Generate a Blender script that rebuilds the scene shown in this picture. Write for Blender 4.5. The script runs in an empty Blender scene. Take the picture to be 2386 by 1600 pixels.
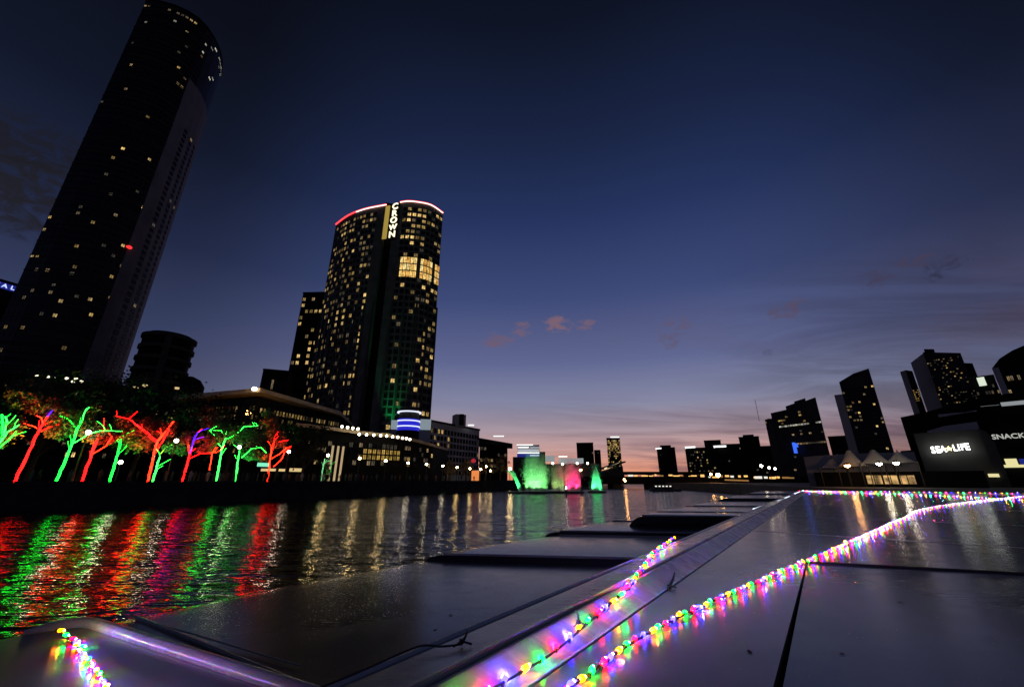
import bpy, bmesh, math, random
from mathutils import Vector, Matrix
from math import radians, sin, cos, pi, atan2, sqrt, tan

random.seed(7)
S = bpy.context.scene
COL = S.collection

# ------------------------------------------------------------------ camera
CAMZ = 3.4                     # eye above the water (water is z = 0)
FPX, CU, CV, HV = 922.0, 1193.0, 800.0, 1118.0   # focal length in photo pixels, centre, horizon row
PITCH = math.atan((HV - CV) / FPX)
cam_d = bpy.data.cameras.new('camera')
cam_d.sensor_width = 36.0
cam_d.lens = 36.0 * FPX / 2386.0
cam_d.clip_start = 0.05
cam_d.clip_end = 20000
cam = bpy.data.objects.new('camera', cam_d)
cam.location = (0, 0, CAMZ)
cam.rotation_euler = (pi / 2 + PITCH, 0, 0)
COL.objects.link(cam)
S.camera = cam

# ------------------------------------------------------------------ render settings / exposure
S.render.engine = 'CYCLES'
S.view_settings.view_transform = 'Standard'
S.view_settings.look = 'None'
S.view_settings.exposure = 0.0
S.view_settings.gamma = 1.0
S.view_settings.use_curve_mapping = False
S.cycles.use_denoising = True
S.cycles.use_light_tree = True
S.cycles.max_bounces = 6
S.cycles.diffuse_bounces = 2
S.cycles.glossy_bounces = 4
S.cycles.transmission_bounces = 3
S.cycles.transparent_max_bounces = 6
S.cycles.sample_clamp_indirect = 6.0
S.cycles.caustics_reflective = False
S.cycles.caustics_refractive = False

# ------------------------------------------------------------------ colour helper
def lin(r, g, b):
    def f(c):
        c /= 255.0
        return c / 12.92 if c <= 0.04045 else ((c + 0.055) / 1.055) ** 2.4
    return (f(r), f(g), f(b))

# ------------------------------------------------------------------ pixel -> place
CP, SP = cos(PITCH), sin(PITCH)
def ray(u, v):
    a = (u - CU) / FPX
    b = (CV - v) / FPX
    return (a, CP - SP * b, SP + CP * b)
def pt(u, v, D):
    x, y, z = ray(u, v)
    h = math.hypot(x, y)
    return Vector((x / h * D, y / h * D, CAMZ + z / h * D))
def pz(u, v, z):
    x, y, dz = ray(u, v)
    t = (z - CAMZ) / dz
    return Vector((x * t, y * t, z))
def dirh(u, v=HV):
    x, y, z = ray(u, v)
    return Vector((x, y, 0)).normalized()

# ------------------------------------------------------------------ world: dusk sky
W = bpy.data.worlds.new('World')
S.world = W
W.use_nodes = True
def build_sky():
    nt = W.node_tree
    nt.nodes.clear()
    N, L = nt.nodes.new, nt.links.new
    out = N('ShaderNodeOutputWorld'); bg = N('ShaderNodeBackground')
    L(bg.outputs[0], out.inputs[0])
    tc = N('ShaderNodeTexCoord')
    nrm = N('ShaderNodeVectorMath'); nrm.operation = 'NORMALIZE'
    L(tc.outputs['Generated'], nrm.inputs[0])
    sep = N('ShaderNodeSeparateXYZ'); L(nrm.outputs[0], sep.inputs[0])
    def math_(op, a, b=None, clamp=False):
        m = N('ShaderNodeMath'); m.operation = op; m.use_clamp = clamp
        for i, s in enumerate((a, b)):
            if s is None: continue
            if isinstance(s, (int, float)): m.inputs[i].default_value = s
            else: L(s, m.inputs[i])
        return m.outputs[0]
    z = math_('MAXIMUM', sep.outputs[2], 0.0)
    def ramp(stops):
        r = N('ShaderNodeValToRGB')
        r.color_ramp.interpolation = 'LINEAR'
        els = r.color_ramp.elements
        els[0].position, els[0].color = stops[0][0], (*stops[0][1], 1)
        els[1].position, els[1].color = stops[-1][0], (*stops[-1][1], 1)
        for p, c in stops[1:-1]:
            e = els.new(p); e.color = (*c, 1)
        L(z, r.inputs[0])
        return r.outputs[0]
    s = lambda e: sin(radians(e))
    sunward = ramp([(0.0, lin(232, 142, 106)), (s(1.8), lin(222, 152, 128)), (s(3.8), lin(204, 160, 154)),
                    (s(6.5), lin(170, 151, 161)), (s(10), lin(135, 137, 164)), (s(16), lin(97, 105, 147)),
                    (s(25), lin(62, 75, 121)), (s(36), lin(38, 52, 95)), (s(45), lin(27, 38, 70)), (s(58), lin(14, 20, 36)), (1.0, lin(8, 10, 18))])
    away = ramp([(0.0, lin(98, 92, 110)), (s(6), lin(82, 86, 112)), (s(14), lin(56, 66, 100)),
                 (s(25), lin(32, 40, 68)), (s(36), lin(18, 24, 41)), (s(48), lin(12, 15, 26)), (1.0, lin(6, 7, 12))])
    # bearing of the afterglow
    az = radians(9.0)
    hz = N('ShaderNodeVectorMath'); hz.operation = 'MULTIPLY'
    L(nrm.outputs[0], hz.inputs[0]); hz.inputs[1].default_value = (1, 1, 0)
    hn = N('ShaderNodeVectorMath'); hn.operation = 'NORMALIZE'; L(hz.outputs[0], hn.inputs[0])
    dt = N('ShaderNodeVectorMath'); dt.operation = 'DOT_PRODUCT'
    L(hn.outputs[0], dt.inputs[0]); dt.inputs[1].default_value = (sin(az), cos(az), 0)
    mr = N('ShaderNodeMapRange'); mr.interpolation_type = 'SMOOTHSTEP'
    L(dt.outputs['Value'], mr.inputs[0])
    mr.inputs[1].default_value = 0.58; mr.inputs[2].default_value = 0.985
    def mix(a, b, f, mode='MIX'):
        m = N('ShaderNodeMix'); m.data_type = 'RGBA'; m.blend_type = mode
        if isinstance(f, (int, float)): m.inputs[0].default_value = f
        else: L(f, m.inputs[0])
        for i, c in ((6, a), (7, b)):
            if isinstance(c, tuple): m.inputs[i].default_value = (*c, 1)
            else: L(c, m.inputs[i])
        return m.outputs[2]
    col = mix(away, sunward, mr.outputs[0])
    # thin layered cloud: plane projection so that it flattens towards the horizon
    zz = math_('ADD', z, 0.10)
    px = math_('DIVIDE', sep.outputs[0], zz); py = math_('DIVIDE', sep.outputs[1], zz)
    cmb = N('ShaderNodeCombineXYZ'); L(px, cmb.inputs[0]); L(py, cmb.inputs[1])
    def noise(scale, detail, rough, src, dist=0.0):
        n = N('ShaderNodeTexNoise'); n.inputs['Scale'].default_value = scale
        n.inputs['Detail'].default_value = detail; n.inputs['Roughness'].default_value = rough
        n.inputs['Distortion'].default_value = dist
        L(src, n.inputs['Vector']); return n.outputs['Fac']
    def step(x, a, b):
        m = N('ShaderNodeMapRange'); m.interpolation_type = 'SMOOTHSTEP'
        L(x, m.inputs[0]); m.inputs[1].default_value = a; m.inputs[2].default_value = b
        return m.outputs[0]
    mp = N('ShaderNodeMapping'); mp.inputs['Scale'].default_value = (0.55, 1.5, 1); mp.inputs['Location'].default_value = (3.1, 1.7, 0)
    L(cmb.outputs[0], mp.inputs[0])
    n1 = noise(0.62, 6, 0.6, mp.outputs[0], 0.6)
    veil = step(n1, 0.42, 0.68)
    low = step(z, 0.50, 0.04)
    veil = math_('MULTIPLY', veil, low)
    east = step(sep.outputs[0], -0.15, 0.45)
    veil = math_('MULTIPLY', veil, math_('ADD', math_('MULTIPLY', east, 0.8), 0.2))
    col = mix(col, lin(96, 78, 94), math_('MULTIPLY', veil, 0.72))
    # a darker bank of cloud to the right
    mq = N('ShaderNodeMapping'); mq.inputs['Scale'].default_value = (.7, 1.6, 1); mq.inputs['Rotation'].default_value = (0, 0, .35); L(cmb.outputs[0], mq.inputs[0])
    n3 = noise(0.9, 7, 0.6, mq.outputs[0], 0.8)
    bank = math_('MULTIPLY', step(n3, 0.35, 0.62), step(sep.outputs[0], 0.35, 0.75))
    bank = math_('MULTIPLY', bank, step(z, 0.62, 0.25))
    col = mix(col, lin(42, 38, 52), math_('MULTIPLY', bank, 0.5))
    # small broken puffs, each a patch of sky with ragged noise
    ms_ = N('ShaderNodeMapping'); ms_.inputs['Scale'].default_value = (1, 1, 1.8); ms_.inputs['Rotation'].default_value = (.15, -.2, 0); L(nrm.outputs[0], ms_.inputs[0])
    n2 = noise(27.0, 8, 0.66, ms_.outputs[0], 1.0)
    def puff(u, v, rad, colr, k, t0=0.44, t1=0.62):
        nonlocal col
        x, y, zq = ray(u, v); d = Vector((x, y, zq)).normalized()
        sb = N('ShaderNodeVectorMath'); sb.operation = 'SUBTRACT'; L(nrm.outputs[0], sb.inputs[0]); sb.inputs[1].default_value = d
        sc = N('ShaderNodeVectorMath'); sc.operation = 'MULTIPLY'; L(sb.outputs[0], sc.inputs[0]); sc.inputs[1].default_value = (1 / rad, 1 / rad, 1.9 / rad)
        ln = N('ShaderNodeVectorMath'); ln.operation = 'LENGTH'; L(sc.outputs[0], ln.inputs[0])
        fall = step(ln.outputs['Value'], 1.0, 0.15)
        f = step(math_('MULTIPLY', n2, math_('ADD', math_('MULTIPLY', fall, 0.75), 0.35)), t0, t1)
        f = math_('MULTIPLY', f, step(fall, 0.0, 0.35))
        col = mix(col, colr, math_('MULTIPLY', f, k))
    puff(1160, 792, 0.085, lin(112, 90, 110), 0.75, .40, .62)
    puff(1215, 765, 0.07, lin(116, 94, 112), 0.7, .40, .62)
    puff(1300, 755, 0.085, lin(126, 98, 112), 0.9, .40, .62)
    puff(1362, 757, 0.055, lin(118, 94, 112), 0.8, .40, .62)
    puff(1580, 752, 0.075, lin(98, 84, 108), 0.6)
    puff(1565, 792, 0.085, lin(96, 84, 106), 0.5)
    puff(1840, 722, 0.085, lin(88, 74, 96), 0.6)
    puff(2040, 650, 0.07, lin(68, 58, 78), 0.6)
    puff(2205, 622, 0.075, lin(40, 38, 56), 0.6, 0.42, 0.66)
    puff(2130, 610, 0.06, lin(74, 60, 76), 0.5)
    puff(1790, 822, 0.03, lin(70, 74, 104), 0.35)
    puff(30, 430, 0.24, lin(32, 31, 36), 0.9, 0.34, 0.62)
    puff(60, 330, 0.16, lin(28, 28, 36), 0.7, 0.36, 0.62)
    L(col, bg.inputs[0])
    bg.inputs[1].default_value = 1.0
build_sky()

# ------------------------------------------------------------------ materials
MATS = {}
def mat(name, base=(.2, .2, .2), rough=.6, metal=0.0, emit=None, estr=0.0, sample=True, bump=0.0, bscale=8.0, var=0.0, vscale=3.0, spec=None, coat=0.0):
    m = bpy.data.materials.new(name); m.use_nodes = True
    nt = m.node_tree; p = nt.nodes['Principled BSDF']
    N, L = nt.nodes.new, nt.links.new
    p.inputs['Base Color'].default_value = (*base, 1)
    p.inputs['Roughness'].default_value = rough
    p.inputs['Metallic'].default_value = metal
    if spec is not None: p.inputs['Specular IOR Level'].default_value = spec
    if coat: p.inputs['Coat Weight'].default_value = coat
    if emit is not None:
        p.inputs['Emission Color'].default_value = (*emit, 1)
        p.inputs['Emission Strength'].default_value = estr
    tc = N('ShaderNodeTexCoord')
    if var:
        n = N('ShaderNodeTexNoise'); n.inputs['Scale'].default_value = vscale; n.inputs['Detail'].default_value = 5
        L(tc.outputs['Object'], n.inputs['Vector'])
        mr = N('ShaderNodeMapRange'); L(n.outputs['Fac'], mr.inputs[0])
        mr.inputs[1].default_value = .3; mr.inputs[2].default_value = .7
        mr.inputs[3].default_value = 1 - var; mr.inputs[4].default_value = 1 + var
        mx = N('ShaderNodeMix'); mx.data_type = 'RGBA'; mx.blend_type = 'MULTIPLY'; mx.inputs[0].default_value = 1
        mx.inputs[6].default_value = (*base, 1); L(mr.outputs[0], mx.inputs[7])
        L(mx.outputs[2], p.inputs['Base Color'])
    if bump:
        n = N('ShaderNodeTexNoise'); n.inputs['Scale'].default_value = bscale; n.inputs['Detail'].default_value = 4
        L(tc.outputs['Object'], n.inputs['Vector'])
        b = N('ShaderNodeBump'); b.inputs['Strength'].default_value = bump; b.inputs['Distance'].default_value = .02
        L(n.outputs['Fac'], b.inputs['Height']); L(b.outputs[0], p.inputs['Normal'])
    if not sample:
        m.cycles.emission_sampling = 'NONE'
    MATS[name] = m
    return m

def window_mat(name, stops, lo, hi, vstripe=True):
    """lit room behind glass: brightness and tint differ from window to window, blinds and lamps inside"""
    m = bpy.data.materials.new(name); m.use_nodes = True
    nt = m.node_tree; p = nt.nodes['Principled BSDF']; N, L = nt.nodes.new, nt.links.new
    p.inputs['Base Color'].default_value = (.02, .02, .02, 1); p.inputs['Roughness'].default_value = .2
    oi = N('ShaderNodeObjectInfo')
    r = N('ShaderNodeValToRGB'); els = r.color_ramp.elements
    els[0].position, els[0].color = stops[0][0], (*stops[0][1], 1)
    els[1].position, els[1].color = stops[-1][0], (*stops[-1][1], 1)
    for q, c in stops[1:-1]:
        e = els.new(q); e.color = (*c, 1)
    L(oi.outputs['Random'], r.inputs[0])
    geo = N('ShaderNodeNewGeometry')
    n = N('ShaderNodeTexNoise'); n.inputs['Scale'].default_value = .9; n.inputs['Detail'].default_value = 3
    L(geo.outputs['Position'], n.inputs['Vector'])
    mr = N('ShaderNodeMapRange'); L(n.outputs['Fac'], mr.inputs[0]); mr.inputs[1].default_value = .35; mr.inputs[2].default_value = .65
    mr.inputs[3].default_value = lo; mr.inputs[4].default_value = hi
    L(r.outputs[0], p.inputs['Emission Color']); L(mr.outputs[0], p.inputs['Emission Strength'])
    m.cycles.emission_sampling = 'NONE'
    MATS[name] = m
    return m

window_mat('warm_room', [(0, (.10, .065, .022)), (.35, (.24, .16, .055)), (.7, (.52, .33, .10)), (1, (.95, .63, .22))], .35, 1.5)
window_mat('dim_room', [(0, (.02, .019, .016)), (.4, (.06, .05, .035)), (.75, (.20, .14, .07)), (1, (.50, .34, .13))], .4, 1.5)
window_mat('gold_room', [(0, (.75, .38, .08)), (.5, (.95, .56, .14)), (1, (1.0, .78, .32))], .5, 1.5)
window_mat('cool_room', [(0, (.12, .12, .11)), (.5, (.35, .33, .26)), (1, (.75, .72, .6))], .4, 1.4)
mat('dark_glass', (.006, .006, .008), .25, spec=.15)
mat('black_facade', (.008, .008, .009), .65, var=.3, vscale=.15, spec=.06)
mat('dark_facade', (.050, .050, .046), .65, var=.3, vscale=.2, spec=.1)
mat('hotel_facade', (.115, .112, .095), .7, var=.25, vscale=.25, spec=.1)
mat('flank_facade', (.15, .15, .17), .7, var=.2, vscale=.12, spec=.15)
mat('tower_glass', (.022, .022, .026), .4, var=.3, vscale=.2, spec=.12)
mat('ring_facade', (.055, .053, .05), .75, var=.2, vscale=.3, spec=.1)
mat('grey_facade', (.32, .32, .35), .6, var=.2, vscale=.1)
mat('pale_facade', (.26, .26, .27), .7, var=.2, vscale=.2)
mat('lit_eave', (.46, .36, .22), .6, var=.2, vscale=.4)  # glow of the lamps on the eave is put into this brown
mat('roofing', (.02, .02, .022), .8, var=.2, spec=.1)
mat('concrete', (.14, .14, .14), .8, var=.25, vscale=.6, bump=.3)
mat('quay_stone', (.035, .036, .04), .9, var=.3, vscale=.5, bump=.4, bscale=2, spec=.1)
mat('paving', (.11, .105, .10), .85, var=.25, vscale=.7)
mat('asphalt', (.05, .05, .052), .9, var=.2)
mat('dark_metal', (.03, .03, .033), .45, .6)
mat('black_rubber', (.012, .012, .013), .6)
mat('bark', (.035, .027, .02), .9, var=.35, vscale=4, bump=.6)
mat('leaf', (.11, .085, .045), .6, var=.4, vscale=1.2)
mat('leaf_unlit', (.011, .014, .008), .8, var=.4, vscale=1.0)  # leaves of the unlit trees, with their shade put into the colour
def cloth_mat():
    m = mat('cloth', (.05, .05, .06), .9); nt = m.node_tree; N, L = nt.nodes.new, nt.links.new
    oi = N('ShaderNodeObjectInfo'); r = N('ShaderNodeValToRGB'); e = r.color_ramp.elements; r.color_ramp.interpolation = 'CONSTANT'
    e[0].color = (.02, .02, .025, 1); e[1].position = .9; e[1].color = (.45, .43, .40, 1)
    for p, c in ((.3, (.06, .07, .12)), (.5, (.16, .05, .05)), (.62, (.10, .09, .08)), (.78, (.05, .10, .09))):
        q = e.new(p); q.color = (*c, 1)
    L(oi.outputs['Random'], r.inputs[0]); L(r.outputs[0], nt.nodes['Principled BSDF'].inputs['Base Color'])
cloth_mat()
mat('hull_paint', (.05, .055, .07), .4)
mat('cabin_paint', (.10, .10, .11), .5)

def emit(name, c, k, sample=True):
    return mat(name, (.02, .02, .02), .4, emit=c, estr=k, sample=sample)
for _n, _l, _c, _k in (('yellow', (1, .20, .0), (1, .42, .01), 17), ('green', (.0, 1, .03), (.01, 1, .12), 19), ('pink', (1, .001, .02), (1, .012, .15), 25), ('blue', (.008, .006, 1), (.08, .06, 1), 72)):
    emit('led_' + _n, _l, _k)
    emit('led_tip_' + _n, _c, 46 * _k)
emit('strip_red', (1, .0034, .0034), 18)
emit('strip_green', (.005, 1, .03), 12)
emit('strip_purple', (.04, .006, 1), 9)
emit('strip_mint', (.022, 1, .055), 12)
emit('strip_amber', (1, .10, .004), 12)
emit('strip_orange', (1, .012, .003), 20)
emit('lamp_warm', (1, .68, .28), 75)
emit('lamp_white', (1, .84, .58), 42)
emit('lamp_orange', (1, .45, .12), 70)
emit('small_lamp', (1, .86, .62), 12, False)
emit('rim_red', (1, .05, .06), 2.2, False)
emit('rim_white', (1, .80, .70), 3.0, False)
emit('sign_white', (1, 1, .94), 5)
emit('sign_yellow', (1, .85, .3), 4)
emit('sign_blue', (.05, .16, 1), 1.0, False)
emit('sign_pale_blue', (.45, .55, 1), 1.6, False)
emit('drum_blue', (.03, .03, .9), .6)
emit('drum_white', (.75, .80, 1), 1.2)
emit('glass_pale', (.55, .68, .78), .38, False)
emit('streak_white', (1, 1, .95), 1.6, False)
emit('deck_amber', (1, .55, .16), 1.2, False)
emit('shop_glow', (1, .72, .32), .7, False)
emit('recess_glow', (.75, .52, .10), .48, False)
emit('crown_letter', (1, .93, .62), 1.6, False)
emit('beacon_red', (1, .03, .03), 1.6, False)
emit('billboard_blue', (.04, .06, .7), .28, False)

# ------------------------------------------------------------------ mesh helpers
class MB:
    def __init__(s):
        s.v, s.f, s.m = [], [], []
        s.cur = 0
    def face(s, pts):
        i = len(s.v); s.v += [tuple(p) for p in pts]; s.f.append(tuple(range(i, i + len(pts)))); s.m.append(s.cur)
    def prism(s, poly, z0, z1):
        """vertical prism; z0, z1 are numbers or one per corner"""
        n = len(poly)
        a = sum(poly[i][0] * poly[(i + 1) % n][1] - poly[(i + 1) % n][0] * poly[i][1] for i in range(n))
        if not isinstance(z0, (list, tuple)): z0 = [z0] * n
        if not isinstance(z1, (list, tuple)): z1 = [z1] * n
        idx = list(range(n))
        if a < 0: idx.reverse()
        i0 = len(s.v)
        for i in idx: s.v.append((poly[i][0], poly[i][1], z0[i]))
        for i in idx: s.v.append((poly[i][0], poly[i][1], z1[i]))
        for k in range(n):
            j = (k + 1) % n
            s.f.append((i0 + k, i0 + j, i0 + n + j, i0 + n + k)); s.m.append(s.cur)
        s.f.append(tuple(i0 + n + k for k in range(n))); s.m.append(s.cur)
        s.f.append(tuple(i0 + k for k in reversed(range(n)))); s.m.append(s.cur)
    def box(s, c, size, rz=0.0):
        x, y, z = [q / 2 for q in size]
        cr, sr = cos(rz), sin(rz)
        poly = [(c[0] + cr * a - sr * b, c[1] + sr * a + cr * b) for a, b in ((-x, -y), (x, -y), (x, y), (-x, y))]
        s.prism(poly, c[2] - z, c[2] + z)
    def obox(s, o, ax, ay, az):
        """box from a corner and three edge vectors"""
        o, ax, ay, az = Vector(o), Vector(ax), Vector(ay), Vector(az)
        P = [o, o + ax, o + ax + ay, o + ay]; P += [p + az for p in P]
        i = len(s.v); s.v += [tuple(p) for p in P]
        fl = [(0, 3, 2, 1), (4, 5, 6, 7), (0, 1, 5, 4), (1, 2, 6, 5), (2, 3, 7, 6), (3, 0, 4, 7)]
        if ax.cross(ay).dot(az) < 0: fl = [tuple(reversed(q)) for q in fl]
        for q in fl: s.f.append(tuple(i + k for k in q)); s.m.append(s.cur)
    def tube(s, path, r, seg=6, cap=True):
        path = [Vector(p) for p in path]; n = len(path)
        if not isinstance(r, (list, tuple)): r = [r] * n
        i0 = len(s.v)
        ref = None
        for k in range(n):
            t = (path[min(k + 1, n - 1)] - path[max(k - 1, 0)])
            if t.length < 1e-9: t = Vector((0, 0, 1))
            t.normalize()
            if ref is None:
                ref = t.orthogonal().normalized()
            ref = (ref - t * ref.dot(t))
            if ref.length < 1e-6: ref = t.orthogonal()
            ref.normalize()
            b = t.cross(ref)
            for q in range(seg):
                a = 2 * pi * q / seg
                s.v.append(tuple(path[k] + (ref * cos(a) + b * sin(a)) * r[k]))
        for k in range(n - 1):
            for q in range(seg):
                q2 = (q + 1) % seg
                s.f.append((i0 + k * seg + q, i0 + k * seg + q2, i0 + (k + 1) * seg + q2, i0 + (k + 1) * seg + q)); s.m.append(s.cur)
        if cap:
            s.f.append(tuple(i0 + q for q in reversed(range(seg)))); s.m.append(s.cur)
            s.f.append(tuple(i0 + (n - 1) * seg + q for q in range(seg))); s.m.append(s.cur)
    def lathe(s, c, prof, seg=12):
        """prof: (radius, z) from bottom to top"""
        i0 = len(s.v); n = len(prof)
        for r, z in prof:
            for q in range(seg):
                a = 2 * pi * q / seg
                s.v.append((c[0] + r * cos(a), c[1] + r * sin(a), c[2] + z))
        for k in range(n - 1):
            for q in range(seg):
                q2 = (q + 1) % seg
                s.f.append((i0 + k * seg + q, i0 + k * seg + q2, i0 + (k + 1) * seg + q2, i0 + (k + 1) * seg + q)); s.m.append(s.cur)
        s.f.append(tuple(i0 + q for q in reversed(range(seg)))); s.m.append(s.cur)
        s.f.append(tuple(i0 + (n - 1) * seg + q for q in range(seg))); s.m.append(s.cur)
    def mesh(s, name, mats, smooth=False):
        me = bpy.data.meshes.new(name)
        me.from_pydata(s.v, [], s.f)
        for m in ([mats] if isinstance(mats, str) else mats): me.materials.append(MATS[m])
        me.polygons.foreach_set('material_index', s.m)
        if smooth: me.polygons.foreach_set('use_smooth', [True] * len(s.f))
        me.update()
        return me
    def build(s, name, mats, parent=None, smooth=False):
        return place(name, s.mesh(name, mats, smooth), parent)

def place(name, me, parent=None, loc=(0, 0, 0), rz=0.0, mtx=None):
    o = bpy.data.objects.new(name, me); COL.objects.link(o)
    if mtx is not None: o.matrix_world = mtx
    else:
        o.location = loc; o.rotation_euler = (0, 0, rz)
    if parent is not None:
        org = Vector((0, 0, 0)); q = parent
        while q is not None: org += q.location; q = q.parent
        if mtx is not None:
            M = mtx.copy(); M.translation = M.translation - org; o.matrix_basis = M
        else: o.location = Vector(loc) - org
        o.parent = parent
    return o
def thing(name, label, cat, loc=(0, 0, 0), group=None):
    o = bpy.data.objects.new(name, None); COL.objects.link(o)
    o.empty_display_size = .5
    o.location = loc; tag(o, label, cat, group); return o
def tag(o, label, cat, group=None):
    o['label'] = label; o['category'] = cat
    if group: o['group'] = group
    return o
def struct(o):
    o['kind'] = 'structure'; return o
def stuff(o):
    o['kind'] = 'stuff'; return o
def copy_to(parent, src):
    c = src.copy(); COL.objects.link(c); c.parent = parent; return c
def text_mesh(txt, size, depth, m, bold=0.0):
    cu = bpy.data.curves.new('t', 'FONT'); cu.body = txt; cu.size = size; cu.extrude = depth / 2
    cu.align_x = 'CENTER'; cu.align_y = 'CENTER'; cu.offset = bold; cu.resolution_u = 3
    o = bpy.data.objects.new('t', cu); COL.objects.link(o)
    bpy.context.view_layer.update()
    me = bpy.data.meshes.new_from_object(o.evaluated_get(bpy.context.evaluated_depsgraph_get()))
    bpy.data.objects.remove(o); me.materials.clear(); me.materials.append(MATS[m])
    return me
def face_mtx(p, out):
    """matrix that stands a text / panel (x right, y up, z out) at p facing out"""
    z = Vector((out[0], out[1], 0)).normalized(); y = Vector((0, 0, 1)); x = y.cross(z)
    M = Matrix.Identity(4)
    for i in range(3): M[i][0], M[i][1], M[i][2] = x[i], y[i], z[i]
    M.translation = Vector(p); return M

# ================================================================== THE SETTING
def water_material():
    m = bpy.data.materials.new('river_water'); m.use_nodes = True
    nt = m.node_tree; p = nt.nodes['Principled BSDF']; N, L = nt.nodes.new, nt.links.new
    p.inputs['Base Color'].default_value = (.004, .005, .006, 1)
    p.inputs['Roughness'].default_value = .06; p.inputs['IOR'].default_value = 1.333
    tc = N('ShaderNodeTexCoord')
    mp = N('ShaderNodeMapping'); mp.inputs['Rotation'].default_value = (0, 0, radians(-38)); mp.inputs['Scale'].default_value = (.5, 1.35, 1)
    L(tc.outputs['Object'], mp.inputs[0])
    hs = None
    for sc, k, det in ((.42, 1.0, 2), (1.25, .42, 3), (4.2, .085, 2)):
        n = N('ShaderNodeTexNoise'); n.inputs['Scale'].default_value = sc; n.inputs['Detail'].default_value = det; n.inputs['Roughness'].default_value = .5
        n.inputs['Distortion'].default_value = .3
        L(mp.outputs[0], n.inputs['Vector'])
        q = N('ShaderNodeMath'); q.operation = 'MULTIPLY'; q.inputs[1].default_value = k; L(n.outputs['Fac'], q.inputs[0])
        if hs is None: hs = q.outputs[0]
        else:
            a = N('ShaderNodeMath'); a.operation = 'ADD'; L(hs, a.inputs[0]); L(q.outputs[0], a.inputs[1]); hs = a.outputs[0]
    b = N('ShaderNodeBump'); b.inputs['Strength'].default_value = 1.0; b.inputs['Distance'].default_value = .23
    L(hs, b.inputs['Height']); L(b.outputs[0], p.inputs['Normal'])
    MATS['river_water'] = m
water_material()
wb = MB(); wb.face([(-3000, -400, 0), (3000, -400, 0), (3000, 6000, 0), (-3000, 6000, 0)])
struct(wb.build('river_water', 'river_water'))
gb = MB(); gb.face([(-9000, -3000, -3), (9000, -3000, -3), (9000, 15000, -3), (-9000, 15000, -3)])
struct(gb.build('ground', 'asphalt'))

# the far quay: straight wall along the left bank
Q0, Q1 = pz(0, 1193, 0), pz(1180, 1141.5, 0)
QD = (Q1 - Q0).normalized(); QN = Vector((-QD.y, QD.x, 0))          # QN points into the left bank
if QN.x > 0: QN = -QN
QZ = 3.0
def quay(u, off=0.0, v=HV):
    """point on the line parallel to the quay edge, off metres inland, on the bearing of pixel u"""
    d = dirh(u, v); o = Q0 + QN * off
    t = o.cross(QD).z / d.cross(QD).z
    return Vector((d.x * t, d.y * t, QZ))
QE = Q0 + QD * 210
lb = MB()
A_, B_ = Q0 - QD * 90, QE
lb.prism([(A_.x, A_.y), (B_.x, B_.y), (B_.x - 30, B_.y + 60), (B_.x - 2500, B_.y + 1200), (A_.x - 2500, A_.y)], -3, QZ)
struct(lb.build('left_bank_promenade', 'paving'))
wl = MB()
wl.obox(A_ + Vector((0, 0, -1)) - QN * .25, (B_ - A_), QN * .5, (0, 0, QZ + 1.12))
qw = wl.build('quay_wall', 'quay_stone'); tag(qw, 'long dark stone quay wall along the far left bank of the river', 'wall')
cp = MB(); cp.obox(A_ + Vector((0, 0, QZ + .13)) - QN * .33, (B_ - A_), QN * .7, (0, 0, .12)); cp.build('coping', 'quay_stone', qw)

# right bank and land past the bridge
rb = MB()
rb.prism([(34, 30), (46, 70), (60, 110), (66, 182), (90, 260), (2600, 1400), (2600, -200), (60, -200), (30, -40)], -3, 2.4)
struct(rb.build('right_bank_promenade', 'paving'))
fb = MB()
fb.prism([(-600, 420), (2600, 420), (2600, 5000), (-2600, 5000), (-2600, 1300)], -3, 3.2)
struct(fb.build('far_bank', 'asphalt'))

# ================================================================== BUILDINGS
WIN = {}
def window_mesh(w, h, m):
    key = (round(w, 2), round(h, 2), m)
    if key not in WIN:
        b = MB(); fr = .12
        # frame ring (proud) and pane (recessed)
        b.cur = 0
        for (x0, x1, y0, y1) in ((-w / 2 - fr, w / 2 + fr, h / 2, h / 2 + fr), (-w / 2 - fr, w / 2 + fr, -h / 2 - fr, -h / 2), (-w / 2 - fr, -w / 2, -h / 2, h / 2), (w / 2, w / 2 + fr, -h / 2, h / 2), (-.05, .05, -h / 2, h / 2)):
            b.obox((x0, y0, 0), (x1 - x0, 0, 0), (0, y1 - y0, 0), (0, 0, .16))
        b.cur = 1
        b.face([(-w / 2, -h / 2, .06), (w / 2, -h / 2, .06), (w / 2, h / 2, .06), (-w / 2, h / 2, .06)])
        WIN[key] = b.mesh('window', ['black_facade', m])
    return WIN[key]
def along(poly, s):
    for i in range(len(poly) - 1):
        a, b = Vector((*poly[i][:2], 0)), Vector((*poly[i + 1][:2], 0)); l = (b - a).length
        if s <= l or i == len(poly) - 2: return a + (b - a) * (s / l), (b - a).normalized()
        s -= l
def plen(poly): return sum((Vector((*poly[i][:2], 0)) - Vector((*poly[i + 1][:2], 0))).length for i in range(len(poly) - 1))
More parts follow.
